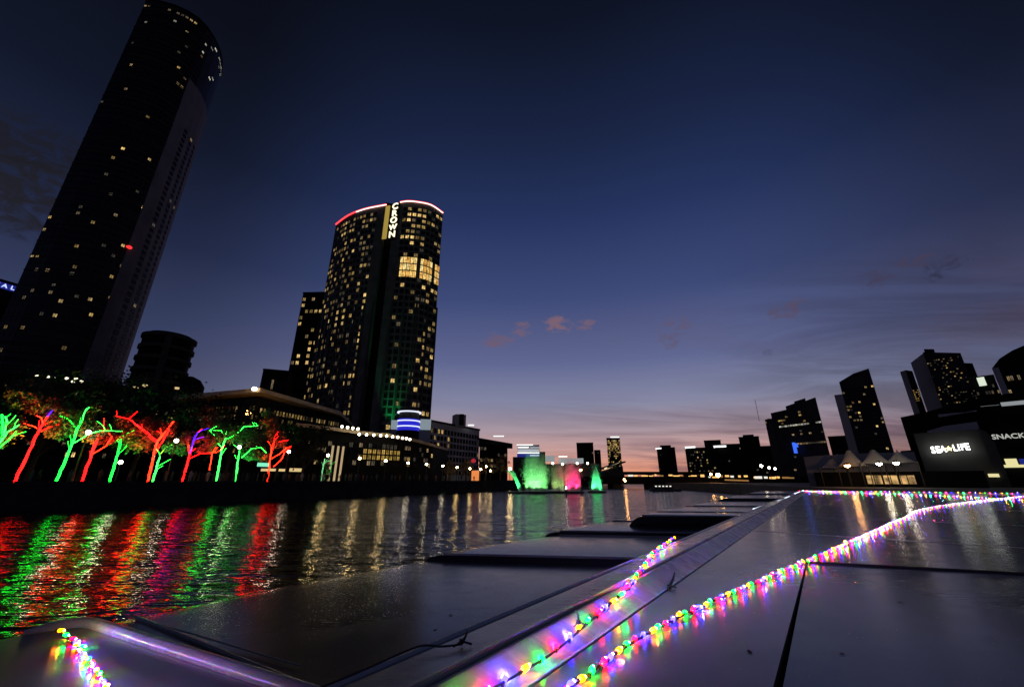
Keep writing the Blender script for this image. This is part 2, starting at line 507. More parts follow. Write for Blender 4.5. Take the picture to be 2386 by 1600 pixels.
def glaze(parent, line, z0, z1, nf, nb, wf, hf, pick, limit=300, gap=.03, dark='dark_glass', name='window'):
    """windows over a facade line (camera side). pick(i, j) -> material name or None (dark glass) or False (blank)."""
    Lg = plen(line); bw, fh = Lg / nb, (z1 - z0) / nf
    w, h = bw * wf, fh * hf
    rest = MB(); n = 0; cells = []
    for j in range(nf):
        for i in range(nb):
            k = pick(i, j)
            if k is False: continue
            cells.append((0 if k else 1, i, j, k))
    cells.sort(key=lambda c: c[0])
    for _, i, j, k in cells:
        p, t = along(line, (i + .5) * bw)
        out = Vector((t.y, -t.x, 0))
        if out.dot(-p) < 0: out = -out
        c = p + out * gap + Vector((0, 0, z0 + (j + .5) * fh))
        if n < limit:
            place(name, window_mesh(w, h, k or dark), parent, mtx=face_mtx(c, out)); n += 1
        else:
            x = Vector((0, 0, 1)).cross(out); up = Vector((0, 0, 1))
            rest.face([c + out * .08 - x * w / 2 - up * h / 2, c + out * .08 + x * w / 2 - up * h / 2, c + out * .08 + x * w / 2 + up * h / 2, c + out * .08 - x * w / 2 + up * h / 2])
    if rest.f: stuff(rest.build('unlit_glazing', dark, parent))
def xy(p): return (p[0], p[1])
def rect_from(tl, tr, D, depth, D2=None):
    """footprint and height of a block from the pixels of its top corners"""
    a = pt(*tl, D)
    if D2 is None:
        x, y, z = ray(*tr); D2 = (a.z - CAMZ) / (z / math.hypot(x, y))
    b = pt(*tr, D2)
    e = Vector((b.x - a.x, b.y - a.y, 0)).normalized(); n = Vector((-e.y, e.x, 0))
    if n.dot(Vector((a.x, a.y, 0))) < 0: n = -n
    return [xy(a), xy(b), xy(b + n * depth), xy(a + n * depth)], a.z, b.z
def lit(p, m='warm_room'): return lambda i, j: (m if random.random() < p else None)
def base_of(poly): 
    return Vector((sum(p[0] for p in poly) / len(poly), sum(p[1] for p in poly) / len(poly), 0))
def block(name, label, tl, tr, D, depth, facade, nf, nb, wf, hf, pick, D2=None, z0=2.0, limit=300, side=True, cat='building', roofbox=None, zt=None):
    poly, za, zb = rect_from(tl, tr, D, depth, D2)
    top = zt or (za + zb) / 2
    t = thing(name, label, cat, base_of(poly))
    b = MB(); b.prism(poly, z0, top); b.build('wall', facade, t)
    r = MB(); c = base_of(poly)
    r.prism([(c.x + (p[0] - c.x) * 1.02, c.y + (p[1] - c.y) * 1.02) for p in poly], top + .01, top + .9)
    rf = r.build('roof', 'roofing', t)
    if roofbox:
        q = MB(); q.prism([(c.x + (p[0] - c.x) * roofbox[0], c.y + (p[1] - c.y) * roofbox[0]) for p in poly], top + .95, top + roofbox[1]); q.build('plant_room', 'roofing', rf)
    glaze(t, poly[:2], z0 + 3, top - 2, nf, nb, wf, hf, pick, limit)
    if side:
        k = 1 if base_of(poly).x < 0 else 3
        ln = [poly[1], poly[2]] if k == 1 else [poly[3], poly[0]]
        glaze(t, ln, z0 + 3, top - 2, nf, max(2, int(nb * depth / max(1, plen(poly[:2])))), wf, hf, pick, 120)
    return t, poly, top

# ---- the tall dark tower on the left
def pearl_tower():
    def P(az, D): return (sin(radians(az)) * D, cos(radians(az)) * D)
    front = [P(-54.35, 250), P(-53.3, 244.5), P(-52.0, 240.5), P(-50.6, 238.2), P(-49.4, 238.0), P(-48.3, 240), P(-47.4, 243.5)]
    side = [front[-1], P(-46.7, 247.5), P(-46.1, 252.5), P(-45.7, 258), P(-45.45, 265)]
    back = [P(-46.2, 285), P(-49, 296), P(-53, 282)]
    H = 254.0
    poly = front + side[1:] + back
    t = thing('residential_tower', 'very tall black glass tower with rounded top edge and pale right flank, far left', 'tower', base_of(poly))
    b = MB(); b.prism(poly, 2, H); b.build('shaft', 'tower_glass', t)
    # pale flank: panels standing proud of the shaft, from the ground to two thirds of the height
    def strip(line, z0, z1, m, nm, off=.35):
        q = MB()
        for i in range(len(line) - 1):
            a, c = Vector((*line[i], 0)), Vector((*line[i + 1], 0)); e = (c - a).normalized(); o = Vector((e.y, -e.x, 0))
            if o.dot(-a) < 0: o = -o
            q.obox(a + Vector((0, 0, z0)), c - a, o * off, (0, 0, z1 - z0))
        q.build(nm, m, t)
    for (i, z1) in ((0, 214), (1, 214), (2, 214), (3, 214)):  # pale panels stop short; dark glass above stands for city light fading upward
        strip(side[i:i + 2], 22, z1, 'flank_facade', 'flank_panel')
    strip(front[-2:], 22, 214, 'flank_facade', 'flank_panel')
    # front: scattered lit rooms
    def pick(i, j):
        f = j / 74
        if j == 73: return 'dim_room' if random.random() < .42 else None
        if j in (71, 69): return 'cool_room' if random.random() < .16 else None
        p = .028 if f > .45 else .06
        if f < .12: p = .2
        if .12 <= f < .4: p = .085
        r = random.random()
        return ('warm_room' if r < p * .3 else 'dim_room') if r < p else None
    glaze(t, front, 14, 252, 74, 18, .62, .44, pick, 300)
    glaze(t, side, 14, 186, 54, 4, .34, .5, lambda i, j: ('dim_room' if random.random() < .03 else None) if i < 3 else False, 300, gap=.40)
    glaze(t, side, 225, 252, 8, 8, .8, .4, lambda i, j: 'cool_room' if (j == 7 and random.random() < .7) or random.random() < .06 else False, 60)
    cr = MB()
    c = base_of(poly); cr.prism([(c.x + (p[0] - c.x) * 1.01, c.y + (p[1] - c.y) * 1.01) for p in poly], H + .01, H + 1.6); cr.build('crown_rim', 'black_facade', t)
    # red aviation light on the front, and the lobby lights
    q = MB(); p, tt = along(front, plen(front) * .86); o = Vector((tt.y, -tt.x, 0))
    q.lathe(p + o * .6 + Vector((0, 0, 106)), [(.3, -.7), (1.0, -.4), (1.1, .2), (.4, .7)], 10); q.build('red_lamp', 'beacon_red', t)
    for zf in range(9, 253, 7):
        strip(front, zf, zf + .5, 'ring_facade', 'floor_band', .25)
    # podium
    pd = MB(); a, b2 = pt(30, 1118, 150), pt(330, 1118, 165)
    return t
pearl_tower()

# ---- low podium behind the promenade trees
def podium_block():
    a, b = pt(-260, 1118, 175), pt(440, 1118, 182)
    zt = pt(250, 893, 170).z
    t = thing('tower_podium', 'long dark podium building behind the promenade trees, under the tallest tower', 'building', ((a.x + b.x) / 2, (a.y + b.y) / 2, QZ))
    n = Vector((-(b.y - a.y), b.x - a.x, 0)).normalized()
    if n.dot(a) < 0: n = -n
    q = MB(); q.prism([xy(a), xy(b), xy(b + n * 18), xy(a + n * 18)], QZ, zt); q.build('wall', 'black_facade', t)
    q = MB(); q.prism([xy(a - n * .5), xy(b - n * .5), xy(b + n * 18), xy(a + n * 18)], zt + .01, zt + .7); q.build('roof', 'roofing', t)
    glaze(t, [xy(a), xy(b)], QZ + 6, zt - 2, 7, 44, .5, .45, lambda i, j: ('warm_room' if random.random() < .25 else 'dim_room') if random.random() < .14 else False, 120)
    for (u, v) in ((87, 876), (112, 878), (132, 879), (155, 881), (177, 882), (190, 888), (170, 889)):
        q = MB(); q.lathe(pt(u, v, 172), [(.1, -.35), (.4, -.1), (.4, .15), (.1, .35)], 8); q.build('terrace_lamp', 'terrace_glow', t)
emit('terrace_glow', (1, .88, .62), 2.0, False)
podium_block()

# ---- hotel at the left edge with a blue sign
def sign_block():
    t, poly, top = block('hotel_block', 'dark hotel block with blue letters along its roof edge, cut by the left border', (-330, 560), (46, 667), 300, 40, 'black_facade', 24, 22, .7, .45, lit(.05, 'dim_room'), z0=2)
    a, b = Vector((*poly[0], 0)), Vector((*poly[1], 0)); e = (b - a).normalized(); o = Vector((e.y, -e.x, 0))
    if o.dot(-a) < 0: o = -o
    bd = MB(); bd.obox(b - e * 26 + o * .15 + Vector((0, 0, top - 3.6)), e * 26, o * .3, (0, 0, 3.0)); s = bd.build('sign_board', 'billboard_blue', t)
    L_ = 'CRYSTAL'
    for k, ch in enumerate(reversed(L_)):
        place('letter', text_mesh(ch, 2.7, .3, 'sign_pale_blue', .03), s, mtx=face_mtx(b - e * (2.0 + k * 2.6) + o * .7 + Vector((0, 0, top - 2.1)), o))
sign_block()

# ---- round dark tower with balcony rings
def ring_tower():
    D = 235.0
    l, r = dirh(312, 830), dirh(452, 830)
    c = (l * D + r * D) / 2; c = c * 1.0
    R = (l * D - r * D).length / 2
    top = pt(395, 784, D - R * .6).z
    t = thing('round_apartment_tower', 'round dark apartment tower ringed with balconies, right of the tallest tower', 'building', (c.x, c.y, 2))
    b = MB(); b.lathe((c.x, c.y, 0), [(R * .93, 2), (R * .93, top)], 40); b.build('core', 'black_facade', t)
    z = 12.0; n = int((top - 12) / 5.2)
    for k in range(n + 1):
        q = MB(); q.lathe((c.x, c.y, 12 + k * 5.2), [(R * .935, 0), (R, 0), (R, 1.5), (R * .935, 1.5)], 40); q.build('balcony_ring', 'ring_facade', t)
    q = MB(); d = -c.normalized(); sd = Vector((-d.y, d.x, 0))
    q.obox(c + d * R * .98 - sd * (R * .05 + 1.2) + Vector((0, 0, 4)), sd * 2.4, d * 1.4, (0, 0, top - 4)); q.build('lift_shaft', 'ring_facade', t)
    q = MB(); q.lathe((c.x, c.y, top), [(R * .8, .05), (R * .8, 1.8), (R * .3, 2.6)], 30); q.build('roof', 'roofing', t)
    # lower shoulder on the right
    q = MB(); p = pt(445, 880, D); q.lathe((p.x, p.y, 2), [(6, 0), (6, p.z - 6), (4, p.z - 3), (1, p.z - 1.5)], 20); q.build('stair_turret', 'black_facade', t)
    for (u, v) in ((338, 898), (412, 904), (316, 903), (330, 918)):
        pp = pt(u, v, D - R - 1.5); q = MB(); q.box(pp, (1.2, 1.2, .8)); q.build('window', 'shop_glow', t)
ring_tower()

# ---- casino hotel tower: two curved wings, red rim, gold-lit recess, letters
def curve_pts(pts, n=4):
    P = [Vector((*p, 0)) for p in pts]; out = []
    for i in range(len(P) - 1):
        p0, p1, p2, p3 = P[max(i - 1, 0)], P[i], P[i + 1], P[min(i + 2, len(P) - 1)]
        for k in range(n):
            t = k / n
            q = .5 * ((2 * p1) + (p2 - p0) * t + (2 * p0 - 5 * p1 + 4 * p2 - p3) * t * t + (3 * p1 - p0 - 3 * p2 + p3) * t ** 3)
            out.append((q.x, q.y))
    out.append(xy(P[-1])); return out
def hotel_tower():
    H = 150.0
    def top(u, v):
        x, y, z = ray(u, v); h = math.hypot(x, y); D = (H - CAMZ) / (z / h)
        return (x / h * D, y / h * D)
    wing = curve_pts([top(783, 524), top(812, 503), top(850, 488), top(900, 478)])
    gold0 = top(900, 479)
    drum = curve_pts([top(921, 475), top(948, 470), top(975, 472), top(1005, 479), top(1032, 497)])
    dr = Vector((*drum[-1], 0)); 
    polyW = wing + [(gold0[0] + 4, gold0[1] + 26), (wing[0][0] + 3, wing[0][1] + 26)]
    polyD = drum + [(drum[-1][0] * 1.07, drum[-1][1] * 1.07), (drum[0][0] + 4, drum[0][1] + 26)]
    t = thing('hotel_tower', 'tall curved hotel tower with red-lit rim, gold-lit recess and vertical white letters', 'tower', base_of(polyW + polyD))
    b = MB(); b.prism(polyW, 2, H); b.build('wing', 'hotel_facade', t)
    b = MB(); b.prism(polyD, 2, H + .0); b.build('drum', 'hotel_facade', t)
    # recess between the two
    r0, r1 = Vector((*wing[-1], 0)), Vector((*drum[0], 0)); e = r1 - r0; o = Vector((e.y, -e.x, 0)).normalized()
    if o.dot(-r0) < 0: o = -o
    b = MB(); b.obox(r0 - o * 8 + Vector((0, 0, 2)), e, o * 5.5, (0, 0, H - 2 - 6)); b.build('recess_wall', 'black_facade', t)
    g = MB(); a = Vector((*wing[-1], 0)) + o * .05; g.obox(a + e * .02 + Vector((0, 0, H - 22.5)), e * .46, o * .4, (0, 0, 21.5)); g.build('lit_recess_wall', 'recess_glow', t)  # lit recess wall: the gold light on it is put in as glow
    # letters on the edge of the drum
    lp = Vector((*drum[1], 0)); le = (Vector((*drum[3], 0)) - Vector((*drum[0], 0))).normalized(); lo = Vector((le.y, -le.x, 0))
    if lo.dot(-lp) < 0: lo = -lo
    bd = MB(); base = lp - le * 2.6 + lo * .4
    bd.obox(base + Vector((0, 0, H - 24)), le * 4.6, lo * .5, (0, 0, 23.4)); sb = bd.build('sign_panel', 'black_facade', t)
    for k, ch in enumerate('CROWN'):
        place('letter', text_mesh(ch, 5.3 if ch != 'W' else 4.4, .4, 'crown_letter', .12), sb, mtx=face_mtx(base + le * 2.3 + lo * .8 + Vector((0, 0, H - 2.9 - k * 4.55)), lo))
    # rim tubes
    for nm, ln in (('wing_rim', wing), ('drum_rim', drum[2:])):
        q = MB(); q.tube([(*p, H + .35) for p in ln], .55, 6); q.build(nm, 'rim_red', t)
        m2 = ln[len(ln) // 2:] if nm == 'wing_rim' else ln[:len(ln)]
        off = []
        for p in m2:
            d = -Vector((*p, 0)).normalized() * .55; off.append((p[0] + d.x, p[1] + d.y, H - .1))
        q = MB(); q.tube(off, .22, 5); q.build(nm.replace('rim', 'light_line'), 'rim_white', t)
    # piers
    for ln, n in ((wing, 8), (drum[3:], 4)):
        Lg = plen(ln)
        for k in range(n + 1):
            p, tt = along(ln, Lg * k / n); oo = Vector((tt.y, -tt.x, 0))
            if oo.dot(-p) < 0: oo = -oo
            q = MB(); q.obox(p - tt * .5 + oo * .02 + Vector((0, 0, 6)), tt * 1.0, oo * .5, (0, 0, 84)); q.build('pier', 'ring_facade', t)
    # windows
    def pw(i, j):
        f = j / 38
        if i == 14: return 'warm_room' if f < .62 and random.random() < .8 else ('dim_room' if random.random() < .5 else None)
        if i > 14: return False
        p = .5 if f > .8 else (.42 if f > .25 else .34)
        if j >= 33 and i in (1, 4, 5, 8, 11): p = .75
        r = random.random()
        return ('warm_room' if r < p * .5 else 'dim_room') if r < p else None
    glaze(t, wing, 10, H - 3, 38, 17, .62, .54, pw, 300)
    ln = drum[3:]
    def pd(i, j):
        f = j / 38
        if 26 <= j <= 28: return False
        p = .7 if j >= 32 else .26
        if i >= 6: p = .5
        if j in (3, 4): p = .6
        r = random.random()
        return ('warm_room' if r < p * .7 else 'dim_room') if r < p else None
    glaze(t, ln, 10, H - 3, 38, 9, .66, .54, pd, 290)
    fh = (H - 13) / 38
    glaze(t, ln, 10 + 26 * fh - 1, 10 + 29.4 * fh - 1, 3, 14, .84, .86, lambda i, j: False if i in (0, 6, 11) else 'gold_room', 60, gap=.2)
    q = MB(); c = base_of(polyD)
    q.box((c.x - 12, c.y + 8, H + 2.2), (20, 9, 4.0), .3); q.build('plant_room', 'roofing', t)
    # green floodlights washing the piers beside the recess
    for (u, D, h, pw_) in ((905, 186, 6, 2600), (800, 204, 5, 1300)):
        p = pt(u, 1000, D); p.z = 20
        la = bpy.data.lights.new('green_floodlight', 'SPOT'); la.energy = pw_ * 9; la.color = (.02, 1, .25); la.spot_size = radians(40); la.spot_blend = .6; la.shadow_soft_size = .4
        lo_ = bpy.data.objects.new('green_floodlight', la); COL.objects.link(lo_)
        lo_.location = p - t.location
        wallp = Vector((p.x * 1.04, p.y * 1.04, 56)); lo_.rotation_euler = (wallp - p).to_track_quat('-Z', 'Y').to_euler(); lo_.parent = t
hotel_tower()

# ---- slab behind it and the low box
def slab(i, j):
    if j in (7,): return False
    if j == 2: return 'cool_room'
    r = random.random(); p = .42 if i < 4 else .2
    return ('warm_room' if r < p * .8 else 'dim_room') if r < p else False
block('office_slab', 'dark slab tower with many warm windows, behind the curved hotel tower', (708, 676), (790, 690), 262, 20, 'black_facade', 26, 8, .6, .5, slab, D2=250, side=False)
block('low_dark_block', 'low black box building left of the slab tower, above the casino roof', (612, 868), (676, 862), 230, 25, 'black_facade', 5, 8, .6, .5, lit(.06, 'dim_room'), D2=228, side=False)

# ---- casino podium with a broad bent eave
def podium():
    D = [(405, 921, 150), (606, 903, 128), (794, 958, 152)]
    P = [pt(*d) for d in D]
    zt = sum(p.z for p in P) / 3
    zt = P[1].z
    back = [P[2] + Vector((-10, 40, 0)), P[0] + Vector((-20, 40, 0))]
    t = thing('casino_podium', 'broad glazed casino building with a bent, brown-lit eave and many small lights', 'building', (P[1].x, P[1].y + 20, QZ))
    inset = [p + (Vector((p.x, p.y, 0)).normalized()) * 4.5 for p in P]
    zs = [p.z - 2.0 for p in P]
    b = MB(); b.prism([xy(p) for p in inset + back], QZ, zs + [zs[2], zs[0]]); b.build('wall', 'black_facade', t)
    r = MB(); r.prism([xy(p) for p in P + back], [p.z - 1.15 for p in P] + [P[2].z - 1.15, P[0].z - 1.15], [p.z for p in P] + [P[2].z, P[0].z]); r.build('eave', 'lit_eave', t)
    def pk(i, j):
        r = random.random(); p = (.3, .22, .35, .5, .7, .75)[min(j, 5)]
        return ('warm_room' if r < p * .7 else 'dim_room') if r < p else False
    glaze(t, [xy(inset[0]), xy(inset[1])], QZ + 7, zs[0] - 1.0, 6, 26, .5, .6, pk, 200)
    glaze(t, [xy(inset[1]), xy(inset[2])], QZ + 7, zs[2] - 1.0, 6, 30, .5, .6, pk, 220)
    # two big lamps at the eave; its wash of light is in the colour
    for k, (u, v, dd, m) in enumerate(((593, 906, 127, 'small_lamp'), (577, 962, 120, 'lamp_orange'))):
        q = MB(); q.lathe(pt(u, v, dd), [(.15, -.5), (.6, -.25), (.7, .1), (.35, .5)], 10); q.build('eave_lamp', m, t)
    # street-level shopfronts seen between the trees
    a, b2 = quay(585, 22), quay(740, 22)
    for (u0, u1, v0, v1) in ((625, 662, 1091, 1097), (672, 702, 1090, 1098), (605, 622, 1091, 1097)):
        p0, p1 = quay(u0, 22), quay(u1, 22); h0 = pt(u0, v1, math.hypot(p0.x, p0.y)).z; h1 = pt(u0, v0, math.hypot(p0.x, p0.y)).z
        q = MB(); q.obox((p0.x, p0.y, h0), (p1.x - p0.x, p1.y - p0.y, 0), QN * .3, (0, 0, h1 - h0)); q.build('shopfront', 'shop_glow', t)
    p0, p1 = quay(594, 14), quay(620, 14); D0 = math.hypot(p0.x, p0.y)
    q = MB(); q.obox((p0.x, p0.y, pt(594, 1086, D0).z), (p1.x - p0.x, p1.y - p0.y, 0), QN * .3, (0, 0, pt(594, 1077, D0).z - pt(594, 1086, D0).z)); q.build('green_sign', 'mint_sign', t)
emit('mint_sign', (.25, 1, .62), .9, False)
podium()

# ---- lower arcade with a curved lit fascia
def arcade():
    px = [(690, 985, 128), (760, 992, 128), (830, 1003, 130), (900, 1010, 134), (960, 1020, 141), (1010, 1034, 152)]
    P = [pt(*p) for p in px]
    t = thing('riverside_arcade', 'low curved riverside arcade with a row of round lamps under its fascia', 'building', (P[2].x, P[2].y, QZ))
    back = [P[-1] + Vector((2, 22, 0)), P[0] + Vector((-6, 30, 0))]
    ins = [p + Vector((p.x, p.y, 0)).normalized() * 3 for p in P]
    b = MB(); b.prism([xy(p) for p in ins + back], QZ, [p.z - .8 for p in ins] + [P[-1].z - .8, P[0].z - .8]); b.build('wall', 'black_facade', t)
    r = MB(); r.prism([xy(p) for p in P + back], [p.z - .9 for p in P] + [P[-1].z - .9, P[0].z - .9], [p.z for p in P] + [P[-1].z, P[0].z]); r.build('fascia', 'lit_eave', t)
    for (u, v) in ((837, 1011), (854, 1012), (871, 1013), (887, 1014), (901, 1015), (915, 1017), (927, 1018), (938, 1020), (947, 1021), (955, 1023), (797, 993), (810, 995), (822, 997), (834, 999)):
        D_ = 128.0 + max(0, (u - 800)) * .06 - 3.2
        q = MB(); q.lathe(pt(u, v, D_), [(.1, -.4), (.36, -.2), (.36, .1), (.12, .35)], 8); q.build('fascia_lamp', 'small_lamp', t)
    ln = [xy(p) for p in ins]
    lo_, hi_ = QZ + 4.5, P[2].z - 3
    def pk(i, j):
        if 13 <= i <= 21 and j in (1, 2): return 'gold_dim'
        r = random.random()
        return ('warm_room' if r < .05 else 'dim_room' if r < .22 else None) if r < .5 else False
    glaze(t, ln, lo_, hi_, 4, 34, .7, .74, pk, 200)
    for u in (765, 778, 790):
        p = quay(u, 14); q = MB(); q.tube([p, p + Vector((0, 0, 8.5))], .28, 8); q.build('lit_column', 'column_glow', t)
window_mat('gold_dim', [(0, (.30, .20, .04)), (.5, (.45, .28, .06)), (1, (.6, .36, .08))], .25, 1.2)
emit('column_glow', (1, .72, .40), .45, False)
arcade()

# ---- blue glowing rotunda on the podium roof
def rotunda():
    D = 150.0
    c = pt(952, 985, D + 4); R = 4.3
    zb = pt(950, 1000, D).z
    t = thing('blue_rotunda', 'blue glowing round pavilion with white light streaks built as rings in front of the hotel tower', 'building', (c.x, c.y, zb))
    zz = [pt(950, v, D).z for v in (1004, 996, 988, 981, 974, 958)]
    b = MB(); b.lathe((c.x, c.y, 0), [(R * .97, zb - 14), (R * .97, zb - .2)], 32); b.build('base_wall', 'black_facade', t)
    b = MB(); b.lathe((c.x, c.y, 0), [(R * .96, zb - .1), (R * .96, zz[2])], 32); b.build('lower_drum', 'drum_blue', t)
    b = MB(); b.lathe((c.x, c.y, 0), [(R * .95, zz[2] + .5), (R * .95, zz[4])], 32); b.build('upper_drum', 'drum_blue', t)
    for v in (991.5, 978.5, 957):
        z = pt(950, v, D).z; q = MB()
        q.lathe((c.x, c.y, z), [(R * .8, -.2), (R * 1.03, -.2), (R * 1.03, .2), (R * .8, .2)], 32); q.build('streak_ring', 'drum_white', t)  # smeared streaks of sign light, built as glowing rings
    b = MB(); b.lathe((c.x, c.y, 0), [(R * .85, zz[4]), (R * .85, pt(950, 957, D).z)], 32); b.build('roof_drum', 'dark_facade', t)
    for (u0, u1, v0, v1) in ((910, 924, 978, 999), (978, 1002, 976, 1000)):
        a, b2 = pt(u0, v1, D + 2), pt(u1, v1, D + 2); q = MB()
        q.obox((a.x, a.y, a.z), (b2.x - a.x, b2.y - a.y, 0), (0, 1, 0), (0, 0, pt(u0, v0, D + 2).z - a.z)); q.build('glass_wing', 'glass_pale', t)
rotunda()

# ---- stone building and the gabled one beyond
def quay_blocks():
    t, poly, top = block('stone_office', 'grey stone waterfront building with a roof turret beyond the hotel tower', (1003, 979), (1117, 1006), 175, 25, 'grey_facade', 7, 16, .5, .6, lambda i, j: ('warm_room' if random.random() < .35 and i < 6 else ('dim_room' if random.random() < .04 else None)), D2=205, side=False)
    p = pt(1068, 970, 188); q = MB(); q.box((p.x, p.y + 3, (top + p.z) / 2 + .6), (5, 5, p.z - top + 1), .5); q.build('turret', 'grey_facade', t)
    p = pt(1075, 969, 187); q = MB(); q.box((p.x, p.y + 3, p.z - 1.5), (2, 5.4, 5)); q.build('turret_cap', 'roofing', t)
    q = MB(); a, b = pt(1090, 996, 193), pt(1104, 996, 196); q.obox(a + Vector((0, 0, 1.0)), b - a, (0, .6, 0), (0, 0, .5)); q.build('light_streak', 'streak_white', t)  # white streak artefact above the roof, built as a glowing strip
    # gabled
    a, b = pt(1118, 1021, 215), pt(1190, 1031, 225); zt = (a.z + b.z) / 2 - 2
    t = thing('gabled_block', 'dark waterfront building with a wide overhanging low roof, left of the fountains', 'building', (a.x + 7, a.y + 8, QZ))
    q = MB(); q.prism([(a.x, a.y), (b.x - 2, b.y), (b.x - 2, b.y + 25), (a.x, a.y + 25)], 2, zt); q.build('wall', 'black_facade', t)
    q = MB(); q.prism([(a.x - 2, a.y - 1.5), (b.x + 1, b.y - 1.5), (b.x + 1, b.y + 26), (a.x - 2, a.y + 26)], [zt + .05] * 4, [a.z + .5, b.z - .6, b.z - .6, a.z + .5]); q.build('roof', 'roofing', t)
    glaze(t, [(a.x, a.y), (b.x - 2, b.y)], QZ + 6, zt - 1, 4, 8, .6, .5, lambda i, j: 'dim_room' if random.random() < .3 else None, 60)
    q = MB(); p0, p1 = pt(1150, 1016.5, 216), pt(1174, 1016.5, 216); q.obox(p0, p1 - p0, (0, .6, 0), (0, 0, .45)); q.build('light_streak', 'streak_white', t)  # stray white streak over the roof, modelled as a glowing bar
    # bright low exhibition hall behind the fountains
    t = thing('exhibition_hall', 'low white and blue lit hall with light streaks built as roof bands behind the fountains', 'building', pt(1240, 1118, 250))
    for (u0, u1, v0, v1, m, nm, dd) in ((1205, 1258, 1056, 1064, 'billboard_blue', 'blue_band', 0), (1206, 1257, 1053.5, 1055.5, 'streak_white', 'roof_streak', -.5), (1207, 1232, 1040.5, 1042.5, 'streak_white', 'roof_streak', -.5), (1235, 1256, 1059.5, 1061.5, 'drum_white', 'roof_streak', -.6), (1204, 1242, 1035, 1036.5, 'streak_white', 'roof_streak', -.5), (1236, 1257, 1041, 1043, 'streak_dim', 'roof_streak', -.5), (1207, 1256, 1046, 1052, 'streak_dim', 'pale_band', 0), (1272, 1293, 1061, 1073, 'pale_glow', 'pale_block', 2), (1302, 1322, 1062, 1064, 'streak_white', 'roof_streak', 0), (1307, 1360, 1067, 1079, 'pale_glow', 'pale_block', 2), (1195, 1272, 1064, 1119, 'dark_facade', 'wall', 3), (1272, 1402, 1080, 1119, 'dark_facade', 'wall', 3), (1402, 1456, 1099, 1119, 'dark_facade', 'wall', 3), (1207, 1257, 1036, 1056, 'grey_facade', 'upper_storey', 3), (1258, 1272, 1052, 1118, 'ring_facade', 'wall', 2.5)):  # white streaks are smeared sign light, built as glowing roof bands
        D_ = 250 + dd; a, b = pt(u0, v1, D_), pt(u1, v1, D_); z1 = pt((u0 + u1) / 2, v0, D_).z
        q = MB(); q.obox(a, (b.x - a.x, b.y - a.y, 0), (0, 1.5 if dd <= 0 else 12, 0), (0, 0, max(.3, z1 - a.z))); q.build(nm, m, t)
    for (u, v) in ((1288, 1079), (1311, 1081), (1345, 1079), (1369, 1079)):
        q = MB(); q.lathe(pt(u, v, 246), [(.1, -.6), (.6, -.2), (.6, .3), (.1, .6)], 8); q.build('wall_lamp', 'small_lamp', t)
emit('streak_dim', (.85, .9, 1), .5, False)
emit('pale_glow', (.75, .82, .85), .34, False)
quay_blocks()

